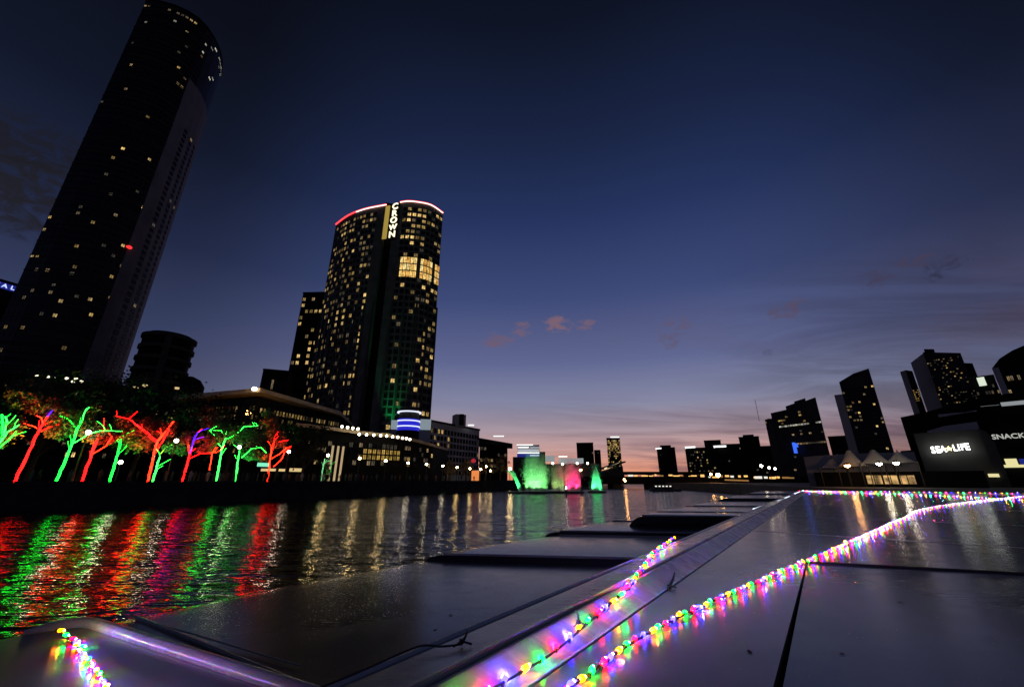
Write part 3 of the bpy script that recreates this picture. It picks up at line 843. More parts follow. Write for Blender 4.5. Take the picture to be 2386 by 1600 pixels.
# ---- far towers on the skyline
def far_towers():
    F = 'black_facade'
    block('far_tower', 'plain black tower far behind the pink fountain', (1343, 1032), (1382, 1032), 620, 30, F, 14, 8, .6, .5, lit(.03, 'dim_room'), D2=620, side=False)
    block('far_tower', 'slim dark tower against the glow beside the plain black one', (1384, 1049), (1399, 1049), 640, 20, F, 12, 4, .6, .5, lit(.25, 'dim_room'), D2=640, side=False)
    t, _, _ = block('far_tower', 'bright far tower with most of its windows lit yellow', (1413, 1021), (1444, 1021), 600, 22, F, 20, 9, .7, .62, lambda i, j: 'warm_room' if random.random() < (.9 if j > 13 else .45) else None, D2=600, side=False)
    p0, p1 = pt(1423, 1019, 596), pt(1443, 1019, 596); q = MB(); q.obox(p0, p1 - p0, (0, 1, 0), (0, 0, 1.5)); q.build('roof_streak', 'streak_white', t)  # white streak above the tower top, added as a glowing strip
    block('far_tower', 'lone dark tower in the middle of the sunset glow', (1530, 1047), (1572, 1040), 560, 24, F, 14, 8, .6, .5, lit(.02, 'dim_room'), D2=560, side=False, roofbox=(.6, 4))
    block('far_block', 'wide dark apartment block with scattered lit windows right of the lone tower', (1596, 1046), (1646, 1043), 430, 25, F, 10, 10, .55, .55, lambda i, j: ('warm_room' if random.random() < .2 else 'dim_room') if random.random() < .35 else None, D2=430, side=False)
    block('far_block', 'tall flat-topped dark block between lower blocks on the far skyline', (1640, 1027), (1679, 1027), 450, 25, F, 12, 6, .6, .5, lit(.03, 'dim_room'), D2=450, side=False)
    block('far_block', 'low dark block with a bright streak over its roof near the bridge end', (1672, 1038), (1726, 1034), 420, 25, F, 10, 9, .6, .5, lit(.05, 'dim_room'), D2=420, side=False)
    block('far_block', 'stepped dark block with a raised top left of the sloped-roof building', (1721, 1020), (1768, 1018), 400, 25, F, 12, 7, .6, .5, lit(.04, 'dim_room'), D2=400, side=False, roofbox=(.55, 3))
    block('far_block', 'low dark block tucked behind the sloped-roof building', (1766, 1042), (1800, 1040), 380, 25, F, 8, 5, .6, .5, lit(.05, 'dim_room'), D2=380, side=False)
    block('far_block', 'squat dark block between the two right-hand towers', (1930, 1022), (1990, 1014), 330, 25, F, 6, 8, .6, .5, lit(.06, 'dim_room'), D2=330, side=False)
    # streak artefacts over the roofs, built as glowing strips
    for u0, u1, v, D, lab in ((1597, 1620, 1041.5, 428, 'white streak artefact built as a strip along the left roof edge of the wide far block'), (1664, 1692, 1039.5, 417, 'white streak artefact built as a strip on the low far block roof near the bridge end'), (1528, 1541, 1044.5, 558, 'short white streak artefact built as a strip on the lone tower roof in the glow')):
        p0, p1 = pt(u0, v, D), pt(u1, v - 1, D); q = MB(); q.obox(p0 - Vector((0, 0, .9)), p1 - p0, (0, 1, 0), (0, 0, 1.5)); q.obox(p0 + Vector((0, .4, -1.4)), Vector((.5, 0, 0)), (0, .3, 0), (0, 0, .6)); o = q.build('roof_streak_strip', 'streak_white'); tag(o, lab, 'light')
    # wedge-roofed hall by the bridge with one lit edge
    a, b = pt(1408, 1093, 300), pt(1458, 1077, 300)
    t = thing('wedge_hall', 'low hall with a steep blade roof whose edge glows yellow-white', 'building', (a.x + 8, a.y + 6, 3))
    q = MB(); q.prism([(a.x + 3, a.y + 1), (b.x - 2, b.y + 1), (b.x - 2, b.y + 22), (a.x + 3, a.y + 22)], 2, [a.z - .5, b.z - 2.4, b.z - 2.4, a.z - .5]); q.build('wall', 'dark_facade', t)
    q = MB(); q.obox((a.x, a.y, a.z), (b.x - a.x, b.y - a.y, b.z - a.z), (0, 26, 0), (0, 0, 1.0)); q.build('blade_roof', 'roofing', t)
    q = MB(); q.obox((a.x, a.y - .5, a.z - .2), (b.x - a.x - 4, 0, (b.z - a.z) * .78), (0, .4, 0), (0, 0, 1.1)); q.build('edge_light', 'edge_glow', t)
emit('edge_glow', (1, .86, .45), .9, False)
far_towers()

# ---- right bank towers
emit('bright_room', (.9, 1, .8), .8, False)
def right_towers():
    # sloped-roof office
    D = 260.0
    cols = [(1782, 977), (1797, 969), (1832, 954), (1851, 939), (1876, 927), (1900, 925)]
    P = [pt(u, v, D - k * 3) for k, (u, v) in enumerate(cols)]
    t = thing('stepped_office', 'dark office block whose roof climbs in steps to the right, bright window bands', 'building', (P[2].x, P[2].y, 2))
    back = 25
    for k in range(len(P) - 1):
        a, b = P[k], P[k + 1]; q = MB(); d = Vector((a.x, a.y, 0)).normalized() * back
        q.prism([xy(a), xy(b), (b.x + d.x, b.y + d.y), (a.x + d.x, a.y + d.y)], 2, [b.z - .8, b.z, b.z, b.z - .8] if k else a.z); q.build('stepped_bay', 'tower_glass', t)
    ln = [xy(P[0]), xy(P[-1])]
    def pk(i, j):
        f = j / 22
        if j == 15: return 'cool_room' if random.random() < .9 else None
        if j in (16, 17, 18) : return 'warm_room' if random.random() < .4 and i < 15 else False
        if j == 9: return 'dim_room' if i > 9 else False
        if j > 18: return 'dim_room' if random.random() < .12 and i > 10 and j < 21 else False
        return 'dim_room' if random.random() < .03 else False
    glaze(t, ln, 6, P[-1].z - 2, 22, 20, .8, .5, pk, 200)
    q = MB(); p = pt(1852, 1043, 251); q.box(p, (1.7, .6, 5.2), .3); q.box(p + Vector((.9, -.3, 1.2)), (1.5, .5, 1.8), .3); q.build('blue_screen', 'sign_blue', t)
    q = MB(); q.tube([P[0] + Vector((.5, 6, 0)), P[0] + Vector((.5, 6, 12))], .12, 5); q.build('mast', 'dark_metal', t)
    # leaning-looking tall tower
    D = 250.0
    cols = [(1955, 890), (1988, 870), (2024, 858)]
    P = [pt(u, v, D) for u, v in cols]
    t = thing('apartment_tower', 'tall black apartment tower with a sloping roof and scattered yellow windows', 'tower', (P[1].x, P[1].y, 2))
    d = Vector((P[1].x, P[1].y, 0)).normalized() * 22
    q = MB(); q.prism([xy(P[0]), xy(P[1]), xy(P[2]), xy(P[2] + d), xy(P[0] + d)], 2, [P[0].z, P[1].z, P[2].z, P[2].z, P[0].z]); q.build('shaft', 'tower_glass', t)
    e = (P[0] - P[2]); e.z = 0; e.normalize()
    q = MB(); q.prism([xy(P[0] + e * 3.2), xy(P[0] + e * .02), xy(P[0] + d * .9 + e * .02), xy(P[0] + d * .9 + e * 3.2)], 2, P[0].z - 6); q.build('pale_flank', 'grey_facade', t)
    def pk(i, j):
        f = j / 24; p = .16 if f > .4 else .07
        if 13 < j < 17 and i < 4: p = .5
        r = random.random(); return ('warm_room' if r < p * .6 else 'dim_room') if r < p else None
    glaze(t, [xy(P[0]), xy(P[2])], 6, P[0].z - 3, 24, 10, .6, .5, pk, 240)
    # triple slab
    def slabt(tl, tr, D, nm, facade, pick, nf, nb, dep=18, z0=2, t=None):
        poly, za, zb = rect_from(tl, tr, D, dep, D); q = MB(); q.prism(poly, z0, [za, zb, zb, za]); q.build(nm, facade, t)
        if pick: glaze(t, poly[:2], 30, min(za, zb) - 1, nf, nb, .55, .45, pick, 200)
    base = pt(2180, 900, 255)
    t = thing('slab_cluster', 'cluster of dark slab towers with pale end walls, upper right', 'tower', (base.x, base.y, 2))
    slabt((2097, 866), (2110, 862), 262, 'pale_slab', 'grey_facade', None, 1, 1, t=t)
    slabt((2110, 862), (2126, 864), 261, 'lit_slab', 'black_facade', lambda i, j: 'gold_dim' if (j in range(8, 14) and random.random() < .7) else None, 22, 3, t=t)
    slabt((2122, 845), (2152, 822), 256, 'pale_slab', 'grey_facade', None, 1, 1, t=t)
    slabt((2150, 820), (2238, 822), 252, 'main_slab', 'tower_glass', lambda i, j: ('warm_room' if random.random() < .4 else 'dim_room') if random.random() < .2 else None, 24, 15, t=t)
    slabt((2152, 813), (2176, 813), 258, 'plant_room', 'roofing', None, 1, 1, 8, t=t)
    slabt((2240, 845), (2266, 846), 258, 'rear_slab', 'black_facade', lambda i, j: 'gold_dim' if (i > 1 and j < 12 and random.random() < .75) else None, 20, 5, t=t)
    # lit low block and curved block at the right border
    t, poly, top = block('lit_low_block', 'low dark block with one bright white window behind the aquarium roof', (2262, 882), (2318, 880), 230, 20, 'black_facade', 14, 8, .6, .5, lambda i, j: ('dim_room' if random.random() < .4 else False) if j > 9 else False, D2=230, side=False, z0=2)
    a, b = pt(2286, 899, 227), pt(2300, 897, 227); q = MB(); q.obox(a, b - a, (0, .5, 0), (0, 0, 3.2)); q.build('bright_window', 'bright_room', t)
    D = 170.0
    P = [pt(u, v, D) for u, v in ((2311, 858), (2329, 835), (2359, 816), (2420, 790), (2520, 770))]
    d = Vector((P[0].x, P[0].y, 0)).normalized() * 20
    t = thing('curved_block', 'dark building with a curved rising roofline at the right border', 'building', (P[1].x, P[1].y, 2))
    for k in range(len(P) - 1):
        a, b = P[k], P[k + 1]; q = MB(); q.prism([xy(a), xy(b), xy(b + d), xy(a + d)], 2, [a.z, b.z, b.z, a.z]); q.build('curved_bay', 'black_facade', t)
    q = MB(); a = P[0]; e = (P[1] - P[0]); e.z = 0; e.normalize(); q.obox(Vector((a.x, a.y, 20)) - Vector((a.x, a.y, 0)).normalized() * .4, e * 1.2, Vector((a.x, a.y, 0)).normalized() * .3, (0, 0, a.z - 20)); q.build('pale_edge', 'grey_facade', t)
    glaze(t, [xy(p) for p in P[:4]], 13, P[0].z - 1.5, 5, 16, .7, .35, lambda i, j: 'dim_room' if random.random() < .2 else None, 120)
right_towers()

# ---- aquarium
def aquarium():
    D = 92.0
    def q3(u, v, dd=0): return pt(u, v, D + dd)
    base = q3(2190, 1118)
    t = thing('aquarium_hall', 'large dark aquarium building carrying a bright white sign', 'building', (base.x, base.y, 2.4))
    def wall(nm, pix, m, dep=10, dd=0, z0=2.4, D_=None):
        """upright block whose top edge follows the pixels"""
        P = [pt(u, v, (D_ or D) + dd) for u, v in pix]; b = MB()
        for k in range(len(P) - 1):
            a, c = P[k], P[k + 1]; n = Vector((a.x, a.y, 0)).normalized() * dep
            b.prism([xy(a), xy(c), xy(c + n), xy(a + n)], z0, [a.z, c.z, c.z, a.z])
        return b.build(nm, m, t)
    wall('sign_wall', [(2128, 1010), (2205, 1004), (2290, 1000)], 'dark_panel', 8)
    wall('upper_roof', [(2098, 972), (2155, 960), (2275, 928), (2420, 905)], 'black_facade', 14, 9)
    wall('roof_lip', [(2160, 1004), (2200, 992), (2276, 982)], 'grey_facade', 3, 4, 8)
    wall('roof_lip', [(2188, 972), (2275, 955)], 'grey_facade', 2, 7.5, 14)
    wall('left_wing', [(2098, 1050), (2128, 1048)], 'black_facade', 10, 3)
    wall('corner_pier', [(2278, 998), (2300, 1006), (2318, 1030)], 'dark_panel', 6, -.8)
    wall('right_wing', [(2300, 985), (2440, 960)], 'black_facade', 12, 2)
    wall('terrace_building', [(1872, 1064), (1925, 1060), (2000, 1056), (2130, 1052)], 'pale_facade', 5, -4)
    # sign letters
    a, b = q3(2168, 1046, -.9), q3(2258, 1044, -.9); e = (b - a); e.z = 0; w = e.length; e.normalize(); o = Vector((e.y, -e.x, 0))
    if o.dot(-a) < 0: o = -o
    cz = (a.z + b.z) / 2; mid = (a + b) / 2; mid.z = cz
    size = w / 7.2 * 1.75
    xs = [-3.05, -2.1, -1.15, 1.05, 1.75, 2.45, 3.25]
    for ch, x in zip('SEALIFE', xs):
        m = 'sign_white'
        place('letter', text_mesh(ch, size * (1.08 if ch in 'SE' else 1), .25, m, .015), t, mtx=face_mtx(mid + e * (x * w / 7.0) + o * .2 + Vector((0, 0, .05 * x)), o) @ Matrix.Diagonal((.95, 1.28, 1, 1)))
    dot = MB(); c0 = mid - e * (.05 * w / 7) + o * .2
    for k in range(5):
        a_ = pi / 2 + k * 2 * pi / 5
        v1 = c0 + e * cos(a_) * size * .42 + Vector((0, 0, sin(a_) * size * .42))
        v2 = c0 + e * cos(a_ + .63) * size * .18 + Vector((0, 0, sin(a_ + .63) * size * .18))
        v3 = c0 + e * cos(a_ - .63) * size * .18 + Vector((0, 0, sin(a_ - .63) * size * .18))
        dot.face([c0 + o * .12, v3, v1]); dot.face([c0 + o * .12, v1, v2])
    dot.build('star_emblem', 'sign_yellow', t)
    # second sign, lit band, bright panel, side window at the right border
    p = q3(2352, 1017, .8)
    r0, r1 = q3(2312, 1018, .8), q3(2392, 1018, .8)
    place('small_sign', text_mesh('SNACK BAR', .95, .12, 'cool_sign', .02), t, mtx=face_mtx(q3(2374, 1015, .9) + Vector((0, 0, 0)), -q3(2352, 1018)))
    for (nm, u0, u1, v0, v1, m) in (('lit_band', 2334, 2400, 934, 946, 'pale_glow'), ('lit_band', 2285, 2330, 944, 947, 'pale_dim'), ('bright_screen', 2345, 2374, 1068, 1083, 'screen_yellow'), ('bright_screen', 2332, 2400, 1082, 1089, 'screen_yellow'), ('blue_screen', 2378, 2410, 1068, 1081, 'billboard_blue'), ('lit_window', 2304, 2330, 1103, 1111, 'screen_yellow')):
        d_ = 1.2 if 'window' not in nm else -1.2
        if v0 < 950: d_ = 8.2
        a_, b_ = q3(u0, v1, d_), q3(u1, v1, d_); z1 = q3((u0 + u1) / 2, v0, d_).z
        q = MB(); q.obox(a_, (b_.x - a_.x, b_.y - a_.y, 0), Vector((a_.x, a_.y, 0)).normalized() * .2, (0, 0, z1 - a_.z)); q.build(nm, m, t)
    # ground-floor glazing
    for (u0, u1) in ((2023, 2058), (2062, 2097), (2101, 2136)):
        a_, b_ = pt(u0, 1127, 84), pt(u1, 1127, 84); z1 = pt(u0, 1107, 84).z
        out = -Vector((a_.x, a_.y, 0)).normalized()
        wmid = (a_ + b_) / 2; ww = (b_ - a_).length; hh = z1 - a_.z
        place('lit_window', window_mesh(ww, hh, 'shop_interior'), t, mtx=face_mtx(Vector((wmid.x, wmid.y, a_.z + hh / 2)), out))
    b = MB(); a_, b_ = pt(1900, 1118, 85), pt(2300, 1118, 85); n = Vector((a_.x, a_.y, 0)).normalized() * 4
    b.prism([xy(a_), xy(b_), xy(b_ + n), xy(a_ + n)], 2.4, pt(2000, 1099, 85).z); b.build('low_front', 'black_facade', t)
    # terrace canopies: three peaked sails with flood lamps
    emitm = {0: (1968, 1040), 1: (2030, 1038), 2: (2082, 1046)}
    spec = [((1950, 1086), (1985, 1050), (2024, 1083)), ((2002, 1080), (2036, 1049), (2084, 1080)), ((2058, 1078), (2086, 1054), (2140, 1076)), ((1910, 1090), (1945, 1070), (1974, 1088))]
    labs = ['pale peaked fabric sail left of the aquarium entrance', 'pale peaked fabric sail over the middle of the aquarium terrace', 'pale peaked fabric sail nearest the aquarium sign', 'small pale fabric sail at the left end of the aquarium terrace']
    for k, (l, pk, r) in enumerate(spec):
        Dk = 82.0 - (0 if k < 3 else -2)
        Lp, Rp, Pk = pt(*l, Dk), pt(*r, Dk), pt(*pk, Dk + 3)
        e = (Rp - Lp); e.z = 0; w = e.length; e.normalize(); n = Vector((-e.y, e.x, 0))
        if n.dot(Vector((Lp.x, Lp.y, 0))) < 0: n = -n
        c = (Lp + Rp) / 2 + n * w * .4; c.z = Lp.z
        s = thing('tensile_canopy', labs[k], 'canopy', (c.x, c.y, 2.4), 'fabric sails over the aquarium terrace')
        m = MB(); ring = 24; rings = 8
        pts = []
        for a in range(rings + 1):
            f = a / rings
            row = []
            for q in range(ring):
                an = 2 * pi * q / ring
                sq = 1 / max(abs(cos(an)), abs(sin(an)))
                rad = w * .5 * (1 - f) * (1 + (sq - 1) * (1 - f) * .8) + .25 * f
                zz = c.z + (Pk.z - c.z) * (f ** 1.35) - .18 * w * .12 * (1 - f) * (1 - abs(sin(2 * an)))
                row.append(Vector((c.x, c.y, 0)) + e * cos(an) * rad + n * sin(an) * rad + Vector((0, 0, zz)))
            pts.append(row)
        for a in range(rings):
            for q in range(ring):
                m.face([pts[a][q], pts[a][(q + 1) % ring], pts[a + 1][(q + 1) % ring], pts[a + 1][q]])
        m.build('sail', 'sail_fabric', s, smooth=True)
        for sx, sy in ((-1, -1), (1, -1), (1, 1), (-1, 1)):
            p = Vector((c.x, c.y, 0)) + e * sx * w * .48 + n * sy * w * .48
            q = MB(); q.tube([(p.x, p.y, 2.4), (p.x, p.y, c.z + .1)], .07, 6); q.build('post', 'dark_metal', s)
        q = MB(); q.tube([(c.x, c.y, c.z - .5), (c.x, c.y, Pk.z + .3)], .08, 6); q.build('mast', 'dark_metal', s)
    for k, (u, v, m, lab) in enumerate(((1974, 1083.5, 'lamp_orange', 'orange flood lamp under the left sail of the terrace'), (2048, 1079, 'lamp_white', 'white flood lamp under the middle sail of the terrace'), (2088, 1077.5, 'lamp_white', 'white flood lamp under the sail nearest the aquarium sign'))):
        p = pt(u, v, 79); s = thing('flood_lamp', lab, 'lamp', (p.x, p.y, 2.4))
        q = MB(); q.lathe(p, [(.05, -.3), (.30, -.16), (.34, .02)], 12); q.build('lens', m, s)
        q = MB(); q.lathe(p + Vector((0, 0, .04)), [(.36, 0), (.30, .2), (.1, .3)], 12); q.build('housing', 'dark_metal', s)
        q = MB(); q.tube([(p.x, p.y, 2.4), (p.x, p.y, p.z + .3)], .05, 6); q.build('pole', 'dark_metal', s)
mat('dark_panel', (.038, .038, .035), .7, var=.15, vscale=.4)
mat('sail_fabric', (.42, .42, .41), .8)
emit('cool_sign', (.9, .92, .82), .5, False)
emit('pale_dim', (.8, .85, .85), .12, False)
emit('screen_yellow', (.95, .85, .42), .85, False)
window_mat('shop_interior', [(0, (.55, .32, .10)), (.5, (.65, .40, .14)), (1, (.6, .34, .12))], .12, 1.3)
aquarium()

# ================================================================== TREES
def leaf_mesh(centres, n, size, matname, flat=.75):
    """small bent leaves in ragged clumps round the given (point, radius) list"""
    b = MB()
    tot = sum(r ** 2 for _, r in centres)
    for c, r in centres:
        k = max(10, int(n * r * r / tot))
        sub = [(Vector((random.gauss(0, 1), random.gauss(0, 1), random.gauss(0, flat))).normalized() * r * random.uniform(.35, 1.0), r * random.uniform(.18, .36)) for _ in range(max(4, k // 26))]
        for _ in range(k):
            o, rr = random.choice(sub)
            p = c + Vector((o.x, o.y, o.z * flat)) + Vector((random.gauss(0, .55), random.gauss(0, .55), random.gauss(0, .45))) * rr
            d = Vector((random.gauss(0, 1), random.gauss(0, 1), random.gauss(-.3, .8))).normalized(); q = d.orthogonal().normalized()
            w = d.cross(q); s = size * random.uniform(.6, 1.35)
            b.face([p, p + d * s * .5 + q * s * .34 + w * .05, p + d * s, p + d * s * .5 - q * s * .34 + w * .05])
    return b
def lit_tree(label, base, D, paths, cols, crowns, nleaf, trunk_r=.085, stripes=3, crown_mat='leaf', flood=6500):
    """paths: polylines in photo pixels stood up at the tree's own distance"""
    t = thing('lit_tree', label, 'tree', base, 'trees wrapped in coloured lights on the far promenade')
    ax = Vector((base.x, base.y, 0)).normalized()
    tb = MB(); first = True
    rnd = random.Random(hash(label) % 1000)
    rnd = random.Random(len(label) * 31 + int(D))
    ends = []
    strips = {}
    for k, (pth, c) in enumerate(zip(paths, cols)):
        depth0 = rnd.uniform(-.6, .6) if k else 0
        P = []
        for i, (u, v) in enumerate(pth):
            x, y, z = ray(u, v); h = math.hypot(x, y)
            dd = D / max(.5, (Vector((x, y, 0)) / h).dot(ax)) + depth0 + (rnd.uniform(-.5, .5) if i else 0)
            P.append(Vector((x / h * dd, y / h * dd, CAMZ + z / h * dd)))
        if k == 0: P[0] = Vector((P[0].x, P[0].y, base.z))
        # resample
        Q = []
        for i in range(len(P) - 1):
            nseg = max(2, int((P[i + 1] - P[i]).length / .5))
            for s in range(nseg): Q.append(P[i].lerp(P[i + 1], s / nseg) + Vector((rnd.uniform(-1, 1), rnd.uniform(-1, 1), rnd.uniform(-1, 1))) * .05)
        Q.append(P[-1])
        n = len(Q)
        r0 = trunk_r if k == 0 else trunk_r * .5
        rr = [r0 * (1 - .62 * i / (n - 1)) for i in range(n)]
        tb.tube(Q, rr, 7)
        if k == 0 or len(Q) > 6:        # unlit side twigs
            for _ in range(4 if k == 0 else 2):
                w0 = Q[rnd.randrange(len(Q) // 2, len(Q))]; tw_ = Vector((rnd.uniform(-1, 1), rnd.uniform(-1, 1), rnd.uniform(.3, 1))).normalized() * rnd.uniform(.9, 2.0)
                tq = [w0, w0 + tw_ * .5 + Vector((rnd.uniform(-.15, .15), 0, .1)), w0 + tw_ + Vector((0, 0, rnd.uniform(0, .3)))]
                tb.tube(tq, [.04, .028, .012], 5)
                if rnd.random() < .75: strips.setdefault(c if isinstance(c, str) else c[0], []).append(([q_ - ax * .05 for q_ in tq], .017))
        ends.append(Q[-1])
        ns = stripes if k == 0 else max(1, stripes - 1)
        for s in range(ns):
            a = 2 * pi * s / ns + rnd.uniform(0, 1)
            off = []
            tw = rnd.uniform(-1.2, 1.2)
            side = Vector((-ax.y, ax.x, 0))
            for i, q in enumerate(Q):
                an = -pi / 2 + (s - (ns - 1) / 2) * .95 + .25 * sin(i * .9 + a)
                off.append(q + (side * sin(an + pi / 2) - ax * cos(an + pi / 2)) * (rr[i] + .05))
            cc = c if isinstance(c, str) else c[min(s, len(c) - 1)]
            strips.setdefault(cc, []).append((off, .027 if k == 0 else .023))
    tb.build('trunk', 'bark', t, smooth=True)
    for cc, lst in strips.items():
        for off, r in lst:
            q = MB(); q.tube(off, r, 5); q.build('light_strip', cc, t)
    cl = []
    for (u, v, rpx) in crowns:
        x, y, z = ray(u, v); h = math.hypot(x, y); dd = D + rnd.uniform(.6, 2.2)
        p = Vector((x / h * dd, y / h * dd, CAMZ + z / h * dd)); dep = Vector((0, CP, SP)).dot(p - Vector((0, 0, CAMZ)))
        cl.append((p, rpx * dep / FPX))
    leaf_mesh(cl, nleaf, .34, crown_mat).build('crown', crown_mat, t)
    # coloured floodlight at the foot of the tree
    c0 = cols[0] if isinstance(cols[0], str) else cols[0][0]
    lc = {'strip_red': (1, .02, .015), 'strip_orange': (1, .06, .015), 'strip_green': (.02, 1, .08), 'strip_mint': (.03, 1, .12), 'strip_lime': (.5, 1, .05)}.get(c0, (.1, 1, .2))
    ctr = sum((c for c, r in cl), Vector()) / len(cl)
    fp = base - ax * 1.6 + Vector((0, 0, .3))
    q = MB(); q.lathe(fp, [(.16, -.3), (.16, -.05), (.2, 0)], 8); q.build('floodlight', 'dark_metal', t)
    la = bpy.data.lights.new('uplight', 'SPOT'); la.energy = flood * (2.0 if lc[0] > .9 else 1.0); la.color = lc; la.spot_size = radians(58); la.spot_blend = .7; la.shadow_soft_size = .15
    lo = bpy.data.objects.new('uplight', la); COL.objects.link(lo); lo.location = fp + Vector((0, 0, .08)) - t.location
    lo.rotation_euler = (ctr - fp).to_track_quat('-Z', 'Y').to_euler(); lo.parent = t
    return t
def zc(pts): return [(x * .2993, 850 + y * .2993) for x, y in pts]
def lit_trees():
    R, G, P_, M_, O_ = 'strip_red', 'strip_green', 'strip_purple', 'strip_mint', 'strip_orange'
    spec = [
        ('green-lit palm-like tree cut by the left border', -36, 7, [[(-150, 880), (-60, 700), (20, 560), (15, 385)], [(-60, 700), (60, 520), (150, 465)], [(-60, 720), (0, 640), (120, 530)], [(0, 600), (60, 440), (40, 400)]], [G, M_, G, M_], [(0, 1000, 34), (30, 985, 24), (-20, 1020, 30)]),
        ('red-lit leaning tree with a purple upper trunk, leftmost full tree', 40, 7, [[(130, 862), (280, 560), (335, 445), (372, 400)], [(372, 400), (412, 350)], [(285, 495), (240, 470), (190, 455)], [(330, 450), (320, 410), (285, 395)], [(320, 515), (400, 480), (470, 460)]], [R, P_, O_, O_, R], [(100, 940, 40), (60, 925, 32), (130, 1005, 22), (80, 900, 30)]),
        ('bright green-lit leaning tree beside the leftmost red one', 130, 6, [[(440, 890), (545, 660), (600, 500), (640, 430)], [(640, 430), (660, 360), (695, 330)], [(575, 610), (680, 540), (780, 515), (950, 515)], [(600, 500), (530, 420), (440, 390)]], [G, M_, 'strip_mint', G], [(165, 985, 40), (215, 1000, 30), (150, 960, 26), (200, 960, 24)]),
        ('red-lit tree whose limbs close into a loop', 193, 6, [[(650, 862), (720, 680), (770, 540)], [(720, 690), (830, 630), (870, 560), (830, 520), (780, 530)], [(700, 720), (740, 580)]], [R, O_, R], [(235, 1015, 26), (255, 1005, 20)]),
        ('slim green-lit tree forking near the top, right of the loop tree', 266, 9, [[(890, 800), (930, 640), (940, 560), (1040, 510)], [(935, 580), (860, 540)]], [G, M_], [(290, 1010, 34), (330, 1030, 30), (265, 1000, 20)]),
        ('large red-lit tree with wide V-shaped limbs', 350, 6, [[(1160, 872), (1200, 680), (1230, 590), (1350, 440)], [(1220, 590), (1100, 490), (1000, 420), (905, 398)], [(1225, 610), (1150, 545), (1050, 460)], [(1190, 720), (1260, 600), (1320, 500)]], [O_, R, R, R], [(365, 995, 26), (340, 1000, 26), (385, 1000, 24), (300, 975, 20)]),
        ('thin yellow-green-lit tree just behind the V-shaped red one', 362, 11, [[(1210, 822), (1245, 715)], [(1250, 690), (1290, 640), (1335, 565)], [(1290, 640), (1340, 620)]], ['strip_mint', 'strip_lime', 'strip_lime'], [(395, 1035, 22), (420, 1040, 22)]),
        ('red-lit tree with one purple limb and a bent side limb', 430, 7, [[(1440, 832), (1475, 700), (1465, 620)], [(1480, 690), (1515, 560), (1545, 520)], [(1545, 520), (1572, 498)], [(1475, 725), (1560, 690), (1690, 680)], [(1630, 818), (1652, 700), (1645, 690)]], [R, P_, R, R, O_], [(450, 1020, 22), (480, 1045, 18), (500, 1020, 20)]),
        ('big mint-green-lit tree with curling upper limbs', 506, 6, [[(1690, 886), (1730, 640), (1760, 560)], [(1760, 560), (1720, 510), (1635, 508), (1690, 570)], [(1728, 645), (1690, 600), (1640, 580)], [(1760, 580), (1820, 550)], [(1850, 530), (1900, 480), (2005, 475)]], [M_, M_, M_, G, M_], [(520, 1005, 34), (560, 1010, 32), (500, 985, 26), (590, 1020, 26)]),
        ('small green-lit tree with an arching limb', 552, 10, [[(1850, 842), (1862, 655)], [(1880, 722), (1960, 650), (2030, 640), (2072, 682)]], [M_, M_], [(580, 1055, 20), (600, 1065, 18)]),
        ('bushy red and orange-lit tree at the right end of the row', 628, 7, [[(2100, 812), (2115, 640)], [(2110, 730), (2180, 690), (2232, 640)], [(2130, 790), (2190, 740), (2215, 680)], [(2170, 600), (2242, 585)], [(2125, 660), (2140, 560), (2165, 520)]], [O_, O_, O_, R, R], [(640, 1010, 20), (635, 985, 20), (628, 965, 16), (650, 1030, 18)]),
    ]
    for lab, ub, off, paths, cols, crowns in spec:
        b = quay(ub, off); D = math.hypot(b.x, b.y)
        lit_tree(lab, b, D, [zc(p) for p in paths], cols, crowns, 1500 + 24 * sum(c[2] for c in crowns))
    # green-lit kiosk with poles, modelled as a small lit tree
    b = quay(757, 5); D = math.hypot(b.x, b.y)
    lit_tree('short green-lit post tree beside the glowing columns', b, D, [[(748, 1119), (754, 1080), (757, 1068)], [(757, 1075), (770, 1072), (771, 1100)]], ['strip_mint_dim', 'strip_green_dim'], [(760, 1085, 9), (762, 1100, 9)], 500, .12, 2, flood=700)
emit('strip_lime', (.35, 1, .03), 4)
emit('strip_mint_dim', (.25, 1, .4), 1.6)
emit('strip_green_dim', (.05, .8, .12), 1.6)
lit_trees()

def dark_tree(label, u, off, vtop, rpx, n=1700, m='leaf_unlit', warm=None):
    b = quay(u, off); D = math.hypot(b.x, b.y); top = pt(u + (HV - vtop) * .2, vtop, D)
    t = thing('plane_tree', label, 'tree', b, 'dark trees behind the lit ones')
    H = max(6, top.z - b.z); px = D * .62 / FPX * 1.1
    R = rpx * D * .72 / FPX
    tr = MB(); tr.tube([b, b + Vector((.2, .1, H * .3)), b + Vector((-.1, .2, H * .6)), b + Vector((.1, 0, H * .85))], [.35, .28, .18, .07], 8)
    ctr = []
    for k in range(9):
        a = k * 2.4; f = .42 + .5 * (k / 8); rr = R * (.75 if k < 6 else .35)
        c = b + Vector((cos(a) * rr * .8, sin(a) * rr * .8, H * f)); ctr.append((c, R * random.uniform(.42, .62)))
        tr.tube([b + Vector((0, 0, H * (f - .22))), b.lerp(c, .5) + Vector((0, 0, H * (f - .1) * .5)), c], [.13, .09, .04], 5)
    tr.build('trunk', 'bark', t)
    leaf_mesh(ctr, n, .55, m).build('crown', m, t)
dts = [(-90, 26, 860, 110), (60, 24, 868, 120), (180, 26, 880, 110), (300, 28, 890, 110), (420, 22, 930, 90), (520, 24, 945, 85), (640, 20, 985, 60), (700, 18, 1000, 55), (1045, 12, 1072, 22), (1085, 12, 1070, 24), (1130, 14, 1066, 26), (1165, 12, 1062, 26), (1215, 26, 1076, 20)]
